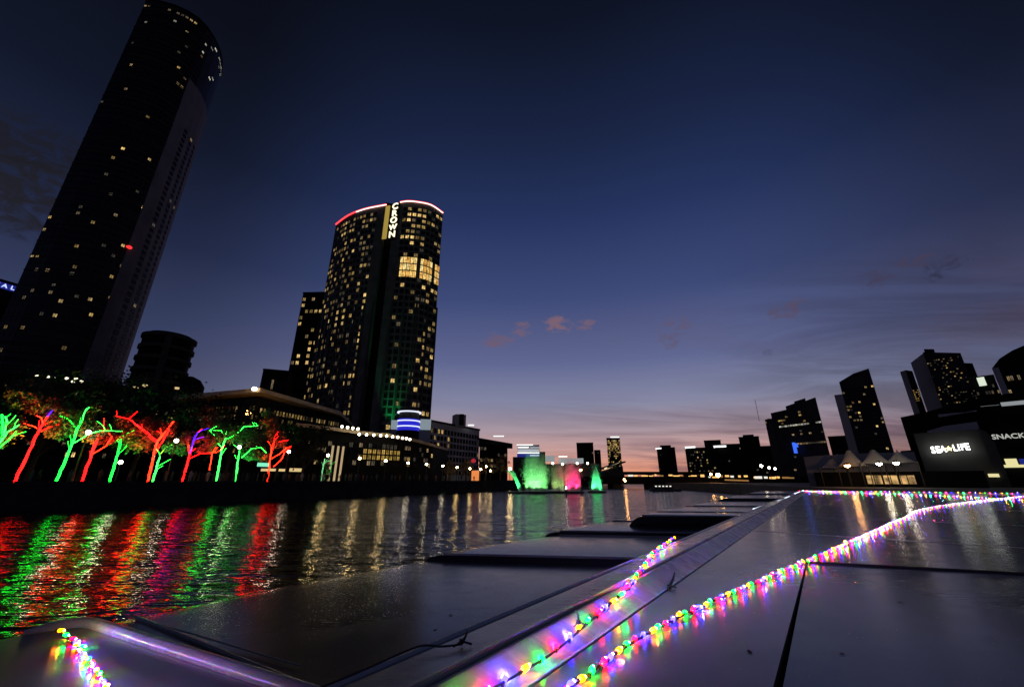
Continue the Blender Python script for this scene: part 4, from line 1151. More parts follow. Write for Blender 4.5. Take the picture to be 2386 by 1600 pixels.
names = ['at the left border behind the green-lit tree', 'behind the leftmost red-lit tree', 'behind the loop tree', 'behind the V-shaped red tree', 'left of the casino roof peak', 'below the casino roof peak', 'behind the bushy red tree', 'beside the casino wall corner', 'under the first lamp past the arcade', 'under the yellow-lit lamps', 'beside the orange kiosk', 'at the quay end near the fountains', 'behind the left green fountain']
for (u, o, v, r), nm in zip(dts, names):
    dark_tree('large dark leafy tree ' + nm if u < 800 else 'small dark riverside tree ' + nm, u, o, v, r, 2600 if u < 800 else 900, 'leaf_unlit' if u < 800 else 'leaf')

# ================================================================== PROMENADE LAMPS, PEOPLE, KIOSK
def lamp(u, v, k, off=4.0, m='lamp_white', r=.30):
    b = quay(u, off, v); D = math.hypot(b.x, b.y); h = pt(u, v, D)
    ords = ['first', 'second', 'third', 'fourth', 'fifth', 'sixth', 'seventh', 'eighth', 'ninth', 'tenth', 'eleventh', 'twelfth', 'thirteenth', 'fourteenth', 'fifteenth', 'sixteenth', 'seventeenth']
    t = thing('promenade_lamp', 'warm globe lamp post on the far promenade, %s from the left' % ords[k], 'lamp post', (h.x, h.y, QZ), 'globe lamps along the far promenade')
    q = MB(); q.tube([(h.x, h.y, QZ), (h.x, h.y, QZ + .8), (h.x, h.y, h.z - .35)], [.14, .09, .06], 8); q.build('pole', 'dark_metal', t)
    q = MB(); q.lathe(h, [(r * .3, -r), (r * .85, -r * .6), (r, 0), (r * .85, r * .5), (r * .4, r * .8)], 12); q.build('globe', m, t, smooth=True)
    q = MB(); q.lathe(h + Vector((0, 0, r * .85)), [(r * 1.25, 0), (r * .8, .12), (r * .2, .2)], 12); q.build('cap', 'dark_metal', t)
lps = [(206, 1007, 5), (281, 1076, 12), (411, 1026, 5), (558, 1041, 5), (673, 1052, 5), (764, 1060, 4), (838, 1067, 4), (899, 1073, 4), (951, 1078, 4), (994, 1081, 4), (1032, 1085, 4), (1065, 1088, 4), (1095, 1091, 4), (1120, 1093, 4), (1133, 1086, 6), (1143, 1096, 4), (1188, 1092, 3)]
for k, (u, v, o) in enumerate(lps):
    lamp(u, v, k, o, 'lamp_warm' if u > 1040 or 700 < u < 900 else 'lamp_white', .28 if k != 16 else .5)

def kiosk():
    b = quay(1107, 6); D = math.hypot(b.x, b.y)
    t = thing('orange_kiosk', 'orange glowing kiosk with a red round sign on the far promenade', 'kiosk', b)
    zt = pt(1107, 1096, D).z
    q = MB(); q.box((b.x, b.y, (QZ + zt) / 2), (2.2, 1.6, zt - QZ), .4); q.build('lit_body', 'kiosk_glow', t)
    q = MB(); q.box((b.x, b.y, zt + .12), (2.6, 2.0, .2), .4); q.build('roof', 'dark_metal', t)
    p = pt(1103, 1073, D + 1); q = MB(); q.tube([(p.x, p.y, QZ), p], .06, 6); q.build('sign_pole', 'dark_metal', t)
    q = MB(); q.lathe(p, [(.2, -.7), (.75, -.4), (.8, .2), (.3, .7)], 12); q.build('red_ball', 'red_glow', t)
emit('kiosk_glow', (1, .30, .08), .8, False)
emit('red_glow', (.9, .03, .08), .45, False)
kiosk()

def person_mesh(pose):
    """one continuous skinned body, standing about 1.72 m"""
    sw = {0: .0, 1: .22, 2: -.1}[pose]
    V = [(0, 0, .95), (0, 0, 1.18), (0, 0, 1.40), (0, .01, 1.50), (0, .02, 1.60), (0, .03, 1.70),
         (.10, 0, .88), (.11, sw * .5, .50), (.12, sw - .02, .08), (.12, sw + .12, .04),
         (-.10, 0, .88), (-.11, -sw * .5, .50), (-.12, -sw - .02, .08), (-.12, -sw + .12, .04),
         (.19, 0, 1.38), (.24, -sw * .4, 1.12), (.23, .12 if pose != 2 else .25, .92 if pose != 2 else 1.15), (.22, .16 if pose != 2 else .30, .84 if pose != 2 else 1.25),
         (-.19, 0, 1.38), (-.24, sw * .4, 1.12), (-.23, .10, .92), (-.22, .13, .84)]
    E = [(0, 1), (1, 2), (2, 3), (3, 4), (4, 5), (0, 6), (6, 7), (7, 8), (8, 9), (0, 10), (10, 11), (11, 12), (12, 13), (2, 14), (14, 15), (15, 16), (16, 17), (2, 18), (18, 19), (19, 20), (20, 21)]
    R = [(.15, .11), (.14, .10), (.16, .11), (.06, .06), (.09, .10), (.085, .095), (.09, .09), (.065, .07), (.045, .05), (.045, .04), (.09, .09), (.065, .07), (.045, .05), (.045, .04), (.065, .065), (.05, .05), (.038, .038), (.035, .03), (.065, .065), (.05, .05), (.038, .038), (.035, .03)]
    me = bpy.data.meshes.new('person'); me.from_pydata(V, E, [])
    o = bpy.data.objects.new('tmp', me); COL.objects.link(o)
    sk = o.modifiers.new('skin', 'SKIN'); sk.use_smooth_shade = True
    if not me.skin_vertices: me.attributes.new  # layer is made with the modifier below
    bpy.context.view_layer.objects.active = o
    bm = bmesh.new(); bm.from_mesh(me); lay = bm.verts.layers.skin.verify(); bm.verts.ensure_lookup_table()
    for i, v in enumerate(bm.verts):
        v[lay].radius = R[i]; v[lay].use_root = (i == 0)
    bm.to_mesh(me); bm.free()
    sb = o.modifiers.new('sub', 'SUBSURF'); sb.levels = 1; sb.render_levels = 1
    bpy.context.view_layer.update()
    out = bpy.data.meshes.new_from_object(o.evaluated_get(bpy.context.evaluated_depsgraph_get()))
    bpy.data.objects.remove(o); out.materials.clear(); out.materials.append(MATS['cloth'])
    return out
def people():
    ms = [person_mesh(k) for k in range(3)]
    rnd = random.Random(5)
    us = [70, 88, 160, 230, 300, 318, 382, 398] + [430 + i * 9.5 + rnd.uniform(-4, 4) for i in range(48)] + [900 + i * 11 + rnd.uniform(-5, 5) for i in range(20)]
    for k, u in enumerate(us):
        b = quay(u, rnd.choice((.9, 1.1, 1.8, 2.8)) + rnd.uniform(0, .4))
        o = place('person', ms[k % 3], None, b, rnd.uniform(0, 6.28)); s = rnd.uniform(.92, 1.08); o.scale = (s, s, s)
        tag(o, 'dark-clothed person standing in the crowd along the far quay edge', 'person', 'crowd along the far quay edge')
people()

# ================================================================== BRIDGES
def bridges():
    Y = 186.0
    a, b = pz(1395, 1139, 0), pz(1860, 1139, 0)
    t = thing('road_bridge', 'low dark road bridge across the river with amber lights along its deck', 'bridge', (60, Y, 0))
    x0, x1 = 28.0, 150.0
    q = MB(); q.prism([(x0, Y), (x1, Y - 18), (x1, Y - 6), (x0, Y + 12)], 1.7, 3.9); q.build('girder', 'black_facade', t)
    q = MB(); q.prism([(x0, Y - .4), (x1, Y - 18.4), (x1, Y - 18.1), (x0, Y - .1)], 3.9, 4.9); q.build('parapet', 'black_facade', t)
    for x in (46, 62, 82, 104):
        y = Y - 18 * (x - x0) / (x1 - x0); q = MB(); q.box((x, y + 6, .5), (3.4, 11, 2.36)); q.build('pier', 'quay_stone', t)
    for k in range(26):
        u = 1470 + k * 15 + random.uniform(-5, 5); v = 1107 + random.uniform(-1.5, 2) + (u - 1470) * .012
        p = pt(u, v, 195); q = MB(); q.box(p, (random.uniform(.6, 3.2), .4, random.uniform(.5, 1.0))); q.build('deck_light', random.choice(['deck_amber', 'deck_amber', 'deck_pale', 'deck_dim']), t)
    p0, p1 = pt(1690, 1119, 176), pt(1745, 1121, 172); q = MB(); q.obox(p0, p1 - p0, (0, .3, 0), (0, 0, .5)); q.build('deck_rail_light', 'deck_dim', t)
    for (u, v, r) in ((1673, 1106, .8), (1656, 1104, .45), (1454, 1116, .3), (1457, 1120, .3)):
        q = MB(); q.lathe(pt(u, v, 178), [(.1, -r), (r * .8, -r * .5), (r, 0), (r * .5, r * .8)], 10); q.build('flare_lamp', 'lamp_orange', t)
    Y2 = 330.0
    t = thing('rail_viaduct', 'straight dark rail viaduct behind the road bridge, against the glow', 'bridge', (110, Y2, 0))
    z0, z1 = pt(1550, 1105, Y2 * 1.05).z, pt(1550, 1098, Y2 * 1.05).z
    q = MB(); q.prism([(70, Y2), (260, Y2), (260, Y2 + 10), (70, Y2 + 10)], z0, z1); q.build('deck', 'black_facade', t)
    for x in (85, 110, 140, 175, 210):
        q = MB(); q.box((x, Y2 + 5, (z0 - 3) / 2), (3, 7, z0 + 2.9)); q.build('pier', 'quay_stone', t)
    # right abutment lamps along the right bank
    labs = ['white globe lamp on the right bank left of the stepped office', 'small white lamp beside the taller right bank lamp', 'small white lamp farthest right along the right bank road']
    for (u, v, D, lab) in ((1774, 1085, 120, labs[0]), (1792, 1089.5, 130, labs[1]), (1806, 1091.5, 138, labs[2])):
        p = pt(u, v, D); s = thing('bank_lamp', lab, 'lamp post', (p.x, p.y, 2.4))
        q = MB(); q.tube([(p.x, p.y, 2.4), (p.x, p.y, p.z - .3)], [.1, .05], 6); q.build('pole', 'dark_metal', s)
        q = MB(); q.lathe(p, [(.1, -.3), (.3, -.1), (.28, .15), (.1, .3)], 10); q.build('globe', 'lamp_white' if u < 1780 else 'small_lamp', s)
    # passenger boat coming under the bridge
    c = pz(1548, 1144, 0); c = Vector((c.x, c.y, 0)) 
    s = thing('tour_boat', 'small dark tour boat with white cabin lights in front of the bridge', 'boat', c)
    q = MB(); q.prism([(c.x - 4.5, c.y - 1.4), (c.x + 4, c.y - 1.4), (c.x + 5.5, c.y), (c.x + 4, c.y + 1.4), (c.x - 4.5, c.y + 1.4)], -.2, .8); q.build('hull', 'hull_paint', s)
    q = MB(); q.prism([(c.x - 3.5, c.y - 1.1), (c.x + 2.5, c.y - 1.1), (c.x + 2.2, c.y + 1.1), (c.x - 3.5, c.y + 1.1)], .8, 1.9); q.build('cabin', 'dark_facade', s)
    for k in range(5):
        q = MB(); q.box((c.x - 2.9 + k * 1.15, c.y - 1.15, 1.55), (.6, .06, .35)); q.build('cabin_light', 'deck_pale', s)
emit('deck_pale', (1, .95, .85), .9, False)
emit('deck_dim', (1, .5, .15), .28, False)
bridges()

# ================================================================== FOUNTAINS
mat('spray', (.85, .87, .87), .9)
def spray_mat():
    m = MATS['spray']; nt = m.node_tree; N, L = nt.nodes.new, nt.links.new
    out = nt.nodes['Material Output']; d = N('ShaderNodeBsdfDiffuse'); tr = N('ShaderNodeBsdfTranslucent'); mx = N('ShaderNodeMixShader'); tp = N('ShaderNodeBsdfTransparent'); m2 = N('ShaderNodeMixShader')
    for s in (d, tr): s.inputs[0].default_value = (.85, .87, .87, 1)
    L(d.outputs[0], mx.inputs[1]); L(tr.outputs[0], mx.inputs[2]); mx.inputs[0].default_value = .5
    m2.inputs[0].default_value = .30; L(tp.outputs[0], m2.inputs[1]); L(mx.outputs[0], m2.inputs[2]); L(m2.outputs[0], out.inputs[0])
spray_mat()
def mist_mat():
    m = bpy.data.materials.new('mist'); m.use_nodes = True; nt = m.node_tree; nt.nodes.clear(); N, L = nt.nodes.new, nt.links.new
    out = N('ShaderNodeOutputMaterial'); v = N('ShaderNodeVolumeScatter'); L(v.outputs[0], out.inputs['Volume'])
    geo = N('ShaderNodeNewGeometry'); mp = N('ShaderNodeMapping'); mp.inputs['Scale'].default_value = (.9, .9, .28); L(geo.outputs['Position'], mp.inputs[0])
    n = N('ShaderNodeTexNoise'); n.inputs['Scale'].default_value = .8; n.inputs['Detail'].default_value = 3; L(mp.outputs[0], n.inputs['Vector'])
    r = N('ShaderNodeMapRange'); L(n.outputs['Fac'], r.inputs[0]); r.inputs[1].default_value = .32; r.inputs[2].default_value = .68; r.inputs[3].default_value = .10; r.inputs[4].default_value = .62
    tcg = N('ShaderNodeTexCoord'); sg = N('ShaderNodeSeparateXYZ'); L(tcg.outputs['Generated'], sg.inputs[0])
    fz = N('ShaderNodeMapRange'); fz.interpolation_type = 'SMOOTHSTEP'; L(sg.outputs[2], fz.inputs[0]); fz.inputs[1].default_value = 1.0; fz.inputs[2].default_value = .25
    xa = N('ShaderNodeMath'); xa.operation = 'SUBTRACT'; L(sg.outputs[0], xa.inputs[0]); xa.inputs[1].default_value = .5
    xb = N('ShaderNodeMath'); xb.operation = 'ABSOLUTE'; L(xa.outputs[0], xb.inputs[0])
    fx = N('ShaderNodeMapRange'); fx.interpolation_type = 'SMOOTHSTEP'; L(xb.outputs[0], fx.inputs[0]); fx.inputs[1].default_value = .5; fx.inputs[2].default_value = .12
    m1 = N('ShaderNodeMath'); m1.operation = 'MULTIPLY'; L(r.outputs[0], m1.inputs[0]); L(fz.outputs[0], m1.inputs[1])
    m2 = N('ShaderNodeMath'); m2.operation = 'MULTIPLY'; L(m1.outputs[0], m2.inputs[0]); L(fx.outputs[0], m2.inputs[1])
    m3 = N('ShaderNodeMath'); m3.operation = 'MULTIPLY'; L(m2.outputs[0], m3.inputs[0]); m3.inputs[1].default_value = 2.6
    L(m3.outputs[0], v.inputs['Density']); v.inputs['Color'].default_value = (.95, .95, .95, 1); v.inputs['Anisotropy'].default_value = .1
    MATS['mist'] = m
mist_mat()
S.cycles.volume_bounces = 1
def fountain(label, u0, u1, vb, vtop, col, energy, D, shape='fan', n=5200, extra=None):
    a, b = pt(u0, vb, D), pt(u1, vb, D); a.z = b.z = .35; c = (a + b) / 2
    H = pt((u0 + u1) / 2, vtop, D).z - .35
    t = thing('fountain', label, 'fountain', (c.x, c.y, 0), 'coloured water jets in the river')
    q = MB(); e = (b - a); e.z = 0; w = e.length; e.normalize(); nn = Vector((-e.y, e.x, 0))
    q.obox(a - e * .8 - nn * 1.0 + Vector((0, 0, -.6)), e * (w + 1.6), nn * 2.0, (0, 0, .75)); q.build('float_raft', 'black_rubber', t)
    m = MB(); rnd = random.Random(int(u0))
    for _ in range(n):
        s = rnd.random()
        f = rnd.random() ** .8
        if shape == 'fan':
            x0 = (s - .5) * w; hh = H * (1 - .22 * abs(2 * s - 1) ** 2.2) * (.82 + .18 * sin(s * 23 + u0)); spread = .10 + .06 * f
            p = c + e * (x0 * (1 + .06 * f) + rnd.gauss(0, .3 + .5 * f)) + nn * rnd.gauss(0, .45 + .9 * f) + Vector((0, 0, hh * (1 - (1 - f) ** 1.7) if rnd.random() < .7 else hh * f))
        elif shape == 'plume':
            x0 = (s - .5) * w * .9; hh = H * (1 - .75 * abs(2 * s - 1) ** 1.5)
            p = c + e * (x0 * (1 - .55 * f) + rnd.gauss(0, .2 + .25 * f)) + nn * rnd.gauss(0, .3 + .4 * f) + Vector((0, 0, hh * f))
        else:   # leaning jet
            x0 = (rnd.random() - .5) * .5; p = c + e * (w * .4 - (w * 1.1) * f + x0 * (1 + 2.5 * f)) + nn * rnd.gauss(0, .3 + .5 * f) + Vector((0, 0, H * (1 - (1 - f) ** 1.6)))
        d = Vector((rnd.gauss(0, 1), rnd.gauss(0, 1), rnd.gauss(0, 1))).normalized(); q1 = d.orthogonal(); q2 = d.cross(q1); r = rnd.uniform(.05, .13)
        P = [p + d * r, p - d * r * .4 + q1 * r, p - d * r * .4 - q1 * r * .5 + q2 * r * .86, p - d * r * .4 - q1 * r * .5 - q2 * r * .86]
        i = len(m.v); m.v += [tuple(z) for z in P]
        for f3 in ((0, 1, 2), (0, 2, 3), (0, 3, 1), (1, 3, 2)): m.f.append(tuple(i + k for k in f3)); m.m.append(0)
    stuff(m.build('spray', 'spray', t))
    # drifting mist round the jets: a closed hull with an uneven top, filled with thin scattering air
    mm = MB(); NS = 22; tops = []; ring = []
    for i_ in range(NS + 1):
        f = i_ / NS; g = 2 * f - 1
        if shape == 'fan': hh = H * (1.22 - .30 * abs(g) ** 2.4 + .05 * sin(f * 17 + u0) + .04 * sin(f * 41 + u1)); x_ = g * w * .53; lean = 0
        elif shape == 'plume': hh = H * max(.06, 1.0 - .93 * abs(g) ** 1.25); x_ = g * w * .5; lean = 0
        else: hh = H * (.25 + .75 * (1 - f)); x_ = g * w * .55; lean = 0
        base_x = x_ if shape != 'jet' else w * .4 + g * .5
        th_ = .95 if shape != 'jet' else .5
        tops.append(((c + e * base_x + nn * -th_ * .5 + Vector((0, 0, -.1))), (c + e * base_x + nn * th_ * .5 + Vector((0, 0, -.1))), (c + e * x_ * (1.06 if shape == 'fan' else .9) + nn * th_ * 1.1 + Vector((0, 0, hh))), (c + e * x_ * (1.06 if shape == 'fan' else .9) - nn * th_ * 1.1 + Vector((0, 0, hh)))))
    for i_ in range(NS):
        A, B = tops[i_], tops[i_ + 1]
        for k_ in range(4):
            k2 = (k_ + 1) % 4; mm.face([A[k_], A[k2], B[k2], B[k_]])
    mm.face(list(reversed(tops[0]))); mm.face(tops[-1])
    mo = mm.build('mist', 'mist', t); me_ = mo.data
    bm = bmesh.new(); bm.from_mesh(me_); bmesh.ops.remove_doubles(bm, verts=bm.verts, dist=1e-5); bmesh.ops.recalc_face_normals(bm, faces=bm.faces); bm.to_mesh(me_); bm.free()
    stuff(mo)
    k = max(1, int(w / 1.5))
    for i in range(k):
        p = a.lerp(b, (i + .5) / k) - nn * .3
        q = MB(); q.lathe(p + Vector((0, 0, -.16)), [(.22, 0), (.3, .2), (.2, .26)], 10); q.build('light_fixture', extra if extra else ('strip_mint' if col[1] > .5 else 'strip_pinkbase'), t)
        la = bpy.data.lights.new('underwater_spot', 'SPOT'); la.energy = 2.4 * energy / k; la.color = col; la.spot_size = radians(80); la.spot_blend = .8; la.shadow_soft_size = .25
        lo = bpy.data.objects.new('underwater_spot', la); COL.objects.link(lo); lo.location = p - nn * .8 + Vector((0, 0, .2)) - t.location
        tgt = p + Vector((0, 0, H * .6)) + nn * .3; lo.rotation_euler = (tgt - (p - nn * .8)).to_track_quat('-Z', 'Y').to_euler(); lo.parent = t
emit('strip_pinkbase', (1, .06, .7), 8)
emit('strip_yellowbase', (1, .85, .25), 7)
emit('lamp_dimwhite', (1, .9, .8), 5)
emit('strip_violet', (.75, .25, 1), 5)
fountain('wide green fountain, the largest of the coloured jets', 1222, 1276, 1148, 1062, (.22, 1, .24), 7500, 114, 'fan', 1500, 'strip_violet')
fountain('slanting green jet at the left of the fountains', 1192, 1216, 1149, 1096, (.05, 1, .2), 2600, 113, 'jet', 900)
fountain('pink and magenta fountain curtain between the green ones', 1318, 1354, 1146, 1076, (1, .03, .17), 5200, 116, 'fan', 1100)
fountain('narrow green plume, rightmost of the fountains', 1376, 1406, 1144, 1078, (.06, 1, .25), 4200, 122, 'plume', 1200, 'lamp_dimwhite')

fountain('faint yellow-green mist between the large green fountain and the pink one', 1286, 1316, 1147, 1084, (.6, 1, .25), 900, 117, 'fan', 500, 'strip_yellowbase')
def buoys():
    for (u, v, lab) in ((1320, 1154, 'small dark marker post standing in the water before the pink fountain'), (1356, 1146, 'dark lamp pile standing beside the pink fountain')):
        p = pz(u, v + 4, 0); t = thing('marker_pile', lab, 'marker', (p.x, p.y, 0))
        h = 1.6 if u < 1340 else pt(u, 1097, math.hypot(p.x, p.y)).z
        q = MB(); q.tube([(p.x, p.y, -.5), (p.x, p.y, h)], [.18, .12], 8); q.build('pile', 'black_rubber', t)
        q = MB(); q.lathe((p.x, p.y, h), [(.12, 0), (.3 if u > 1340 else .12, .2), (.08, .5)], 8); q.build('lantern', 'lamp_orange' if u > 1340 else 'small_lamp', t)
buoys()

# ================================================================== FOREGROUND: MOORED BOATS
def paint(name, base, rough, bump=.02):
    """gloss deck paint with faint rollermarks, grime and uneven sheen"""
    m = bpy.data.materials.new(name); m.use_nodes = True
    nt = m.node_tree; p = nt.nodes['Principled BSDF']; N, L = nt.nodes.new, nt.links.new
    tc = N('ShaderNodeTexCoord')
    n = N('ShaderNodeTexNoise'); n.inputs['Scale'].default_value = 1.3; n.inputs['Detail'].default_value = 7; n.inputs['Roughness'].default_value = .65
    L(tc.outputs['Object'], n.inputs['Vector'])
    cr = N('ShaderNodeMapRange'); L(n.outputs['Fac'], cr.inputs[0]); cr.inputs[1].default_value = .3; cr.inputs[2].default_value = .7; cr.inputs[3].default_value = .86; cr.inputs[4].default_value = 1.06
    mx = N('ShaderNodeMix'); mx.data_type = 'RGBA'; mx.blend_type = 'MULTIPLY'; mx.inputs[0].default_value = 1; mx.inputs[6].default_value = (*base, 1); L(cr.outputs[0], mx.inputs[7]); L(mx.outputs[2], p.inputs['Base Color'])
    n2 = N('ShaderNodeTexNoise'); n2.inputs['Scale'].default_value = 5; n2.inputs['Detail'].default_value = 6; L(tc.outputs['Object'], n2.inputs['Vector'])
    rr = N('ShaderNodeMapRange'); L(n2.outputs['Fac'], rr.inputs[0]); rr.inputs[1].default_value = .3; rr.inputs[2].default_value = .75; rr.inputs[3].default_value = rough * .85; rr.inputs[4].default_value = rough * 1.2; L(rr.outputs[0], p.inputs['Roughness'])
    ms = N('ShaderNodeMapping'); ms.inputs['Rotation'].default_value = (0, 0, radians(-53)); ms.inputs['Scale'].default_value = (2.2, 46, 1); L(tc.outputs['Object'], ms.inputs[0])
    sc = N('ShaderNodeTexNoise'); sc.inputs['Scale'].default_value = 1.0; sc.inputs['Detail'].default_value = 5; sc.inputs['Roughness'].default_value = .7; L(ms.outputs[0], sc.inputs['Vector'])
    sr = N('ShaderNodeMapRange'); L(sc.outputs['Fac'], sr.inputs[0]); sr.inputs[1].default_value = .35; sr.inputs[2].default_value = .7; sr.inputs[3].default_value = -.02; sr.inputs[4].default_value = .05
    vo = N('ShaderNodeTexVoronoi'); vo.inputs['Scale'].default_value = 26; vo.inputs['Randomness'].default_value = 1; L(tc.outputs['Object'], vo.inputs['Vector'])
    vr = N('ShaderNodeMapRange'); L(vo.outputs['Distance'], vr.inputs[0]); vr.inputs[1].default_value = .10; vr.inputs[2].default_value = .16; vr.inputs[3].default_value = .07; vr.inputs[4].default_value = 0
    ad = N('ShaderNodeMath'); ad.operation = 'ADD'; L(rr.outputs[0], ad.inputs[0]); L(sr.outputs[0], ad.inputs[1])
    ad2 = N('ShaderNodeMath'); ad2.operation = 'ADD'; ad2.use_clamp = True; L(ad.outputs[0], ad2.inputs[0]); L(vr.outputs[0], ad2.inputs[1]); L(ad2.outputs[0], p.inputs['Roughness'])
    n3 = N('ShaderNodeTexNoise'); n3.inputs['Scale'].default_value = 60; n3.inputs['Detail'].default_value = 3; L(tc.outputs['Object'], n3.inputs['Vector'])
    n4 = N('ShaderNodeTexNoise'); n4.inputs['Scale'].default_value = 2.2; n4.inputs['Detail'].default_value = 2; L(tc.outputs['Object'], n4.inputs['Vector'])
    b = N('ShaderNodeBump'); b.inputs['Strength'].default_value = bump; b.inputs['Distance'].default_value = .004; L(n3.outputs['Fac'], b.inputs['Height'])
    b2 = N('ShaderNodeBump'); b2.inputs['Strength'].default_value = .22; b2.inputs['Distance'].default_value = .012; L(n4.outputs['Fac'], b2.inputs['Height']); L(b.outputs[0], b2.inputs['Normal'])
    L(b2.outputs[0], p.inputs['Normal'])
    MATS[name] = m
paint('deck_paint', (.205, .20, .195), .17)
paint('roof_paint', (.10, .10, .10), .2)
paint('trim_paint', (.42, .42, .45), .25)

RV = Vector((.597, .802, 0)).normalized(); NV = Vector((RV.y, -RV.x, 0))
def K(r, n, z): return RV * r + NV * n + Vector((0, 0, CAMZ + z))
R0, R1 = -2.5, 35.2
ZD = -.785

def long_boat():
    t = thing('long_boat', 'long pale boat roof with raised coaming and coloured light strings, nearest on the right', 'boat', K(16, 5, -CAMZ))
    # coaming: profile swept along the edge
    prof = [(-1.66, -2.9), (-1.66, -.775), (-1.655, -.745), (-1.64, -.725), (-1.615, -.716), (-1.592, -.722), (-1.580, -.736), (-1.570, -.722), (-1.555, -.714), (-1.345, -.702), (-1.338, -.690), (-1.312, -.687), (-1.304, -.695), (-1.300, -.716), (-1.292, -.716), (-1.286, -.703), (-1.262, -.700), (-1.250, -.706), (-1.135, -.778), (-1.120, ZD + .001), (-1.10, ZD - .05), (-1.10, -2.9)]
    m = MB(); steps = 30
    for i in range(steps):
        ra, rb_ = R0 + (R1 - R0) * i / steps, R0 + (R1 - R0) * (i + 1) / steps
        for k in range(len(prof) - 1):
            (n0, z0), (n1, z1) = prof[k], prof[k + 1]
            m.face([K(ra, n0, z0), K(rb_, n0, z0), K(rb_, n1, z1), K(ra, n1, z1)])
    o = m.build('coaming', 'trim_paint', t)
    # deck sheets with an open seam
    g0, g1 = pz(1868, 1342, CAMZ + ZD), pz(1828, 1600, CAMZ + ZD)
    ng = (NV.dot(g0) + NV.dot(g1)) / 2; rg = RV.dot(g0)
    j0, j1 = pz(1925, 1309, CAMZ + ZD), pz(2386, 1333, CAMZ + ZD)
    jd = (j1 - j0); jd.z = 0; jd.normalize()
    def sheet(nm, poly, z=ZD, th=.05):
        b = MB(); b.prism([xy(p) for p in poly], CAMZ + z - th, CAMZ + z)
        n = len(poly); b.m = [1] * n + [0, 1]      # black edges, painted top
        return b.build(nm, ['deck_paint', 'black_rubber'], t)
    G = .045
    corner = j0 - jd * ((NV.dot(j0) - ng) / max(.2, NV.dot(jd)))
    rc = RV.dot(corner)
    far = j0 + jd * 16
    Wd = 17.0
    sheet('deck_sheet', [K(R0, -1.10, 0), K(R1, -1.10, 0), K(R1, ng - .001, 0), K(rc, ng - .001, 0), K(rc - .02, ng - .003, 0), K(R0, ng - .055, 0)], th=.085)
    sheet('deck_sheet', [K(R0, ng, 0), corner - RV * .012, far - RV * .012, K(R0, Wd, 0)], ZD - .020, .02)
    sheet('deck_sheet', [corner + RV * .012, K(R1, ng + .001, 0), K(R1, Wd, 0), far + RV * .025], th=.085)
    for rs in (rc + 2.6, rc + 6.4, rc + 12.0):
        b = MB(); b.obox(K(rs, -1.08, ZD + .0005), NV * (Wd + 1.0), RV * .07, (0, 0, .0035)); b.build('lap_strip', 'deck_paint', t)
        rv = MB()
        for k in range(60):
            c = K(rs + .035, -.95 + k * .24, ZD + .004); rv.lathe(c, [(.007, 0), (.006, .003), (.002, .0045)], 6)
        stuff(rv.build('rivet_row', 'trim_paint', t))
    b = MB(); b.prism([xy(K(R0, -1.09, 0)), xy(K(R1 - .02, -1.09, 0)), xy(K(R1 - .02, Wd, 0)), xy(K(R0, Wd, 0))], CAMZ - 1.0, CAMZ + ZD - .09); b.build('roof_core', 'black_rubber', t)
    b = MB(); b.obox(K(R1, -1.66, -.80), NV * (Wd + 1.66), RV * .06, (0, 0, .085)); b.build('end_trim', 'trim_paint', t)
    b = MB(); b.prism([xy(K(R0, -1.2, 0)), xy(K(R1 - .6, -1.2, 0)), xy(K(R1 - .6, Wd - .3, 0)), xy(K(R0, Wd - .3, 0))], .6, CAMZ - 1.02); b.build('cabin', 'cabin_paint', t)
    b = MB(); b.prism([xy(K(R0, -1.5, 0)), xy(K(R1, -1.5, 0)), xy(K(R1, Wd, 0)), xy(K(R0, Wd, 0))], -.3, .59); b.build('hull', 'hull_paint', t)
    return ng, rc
long_boat()

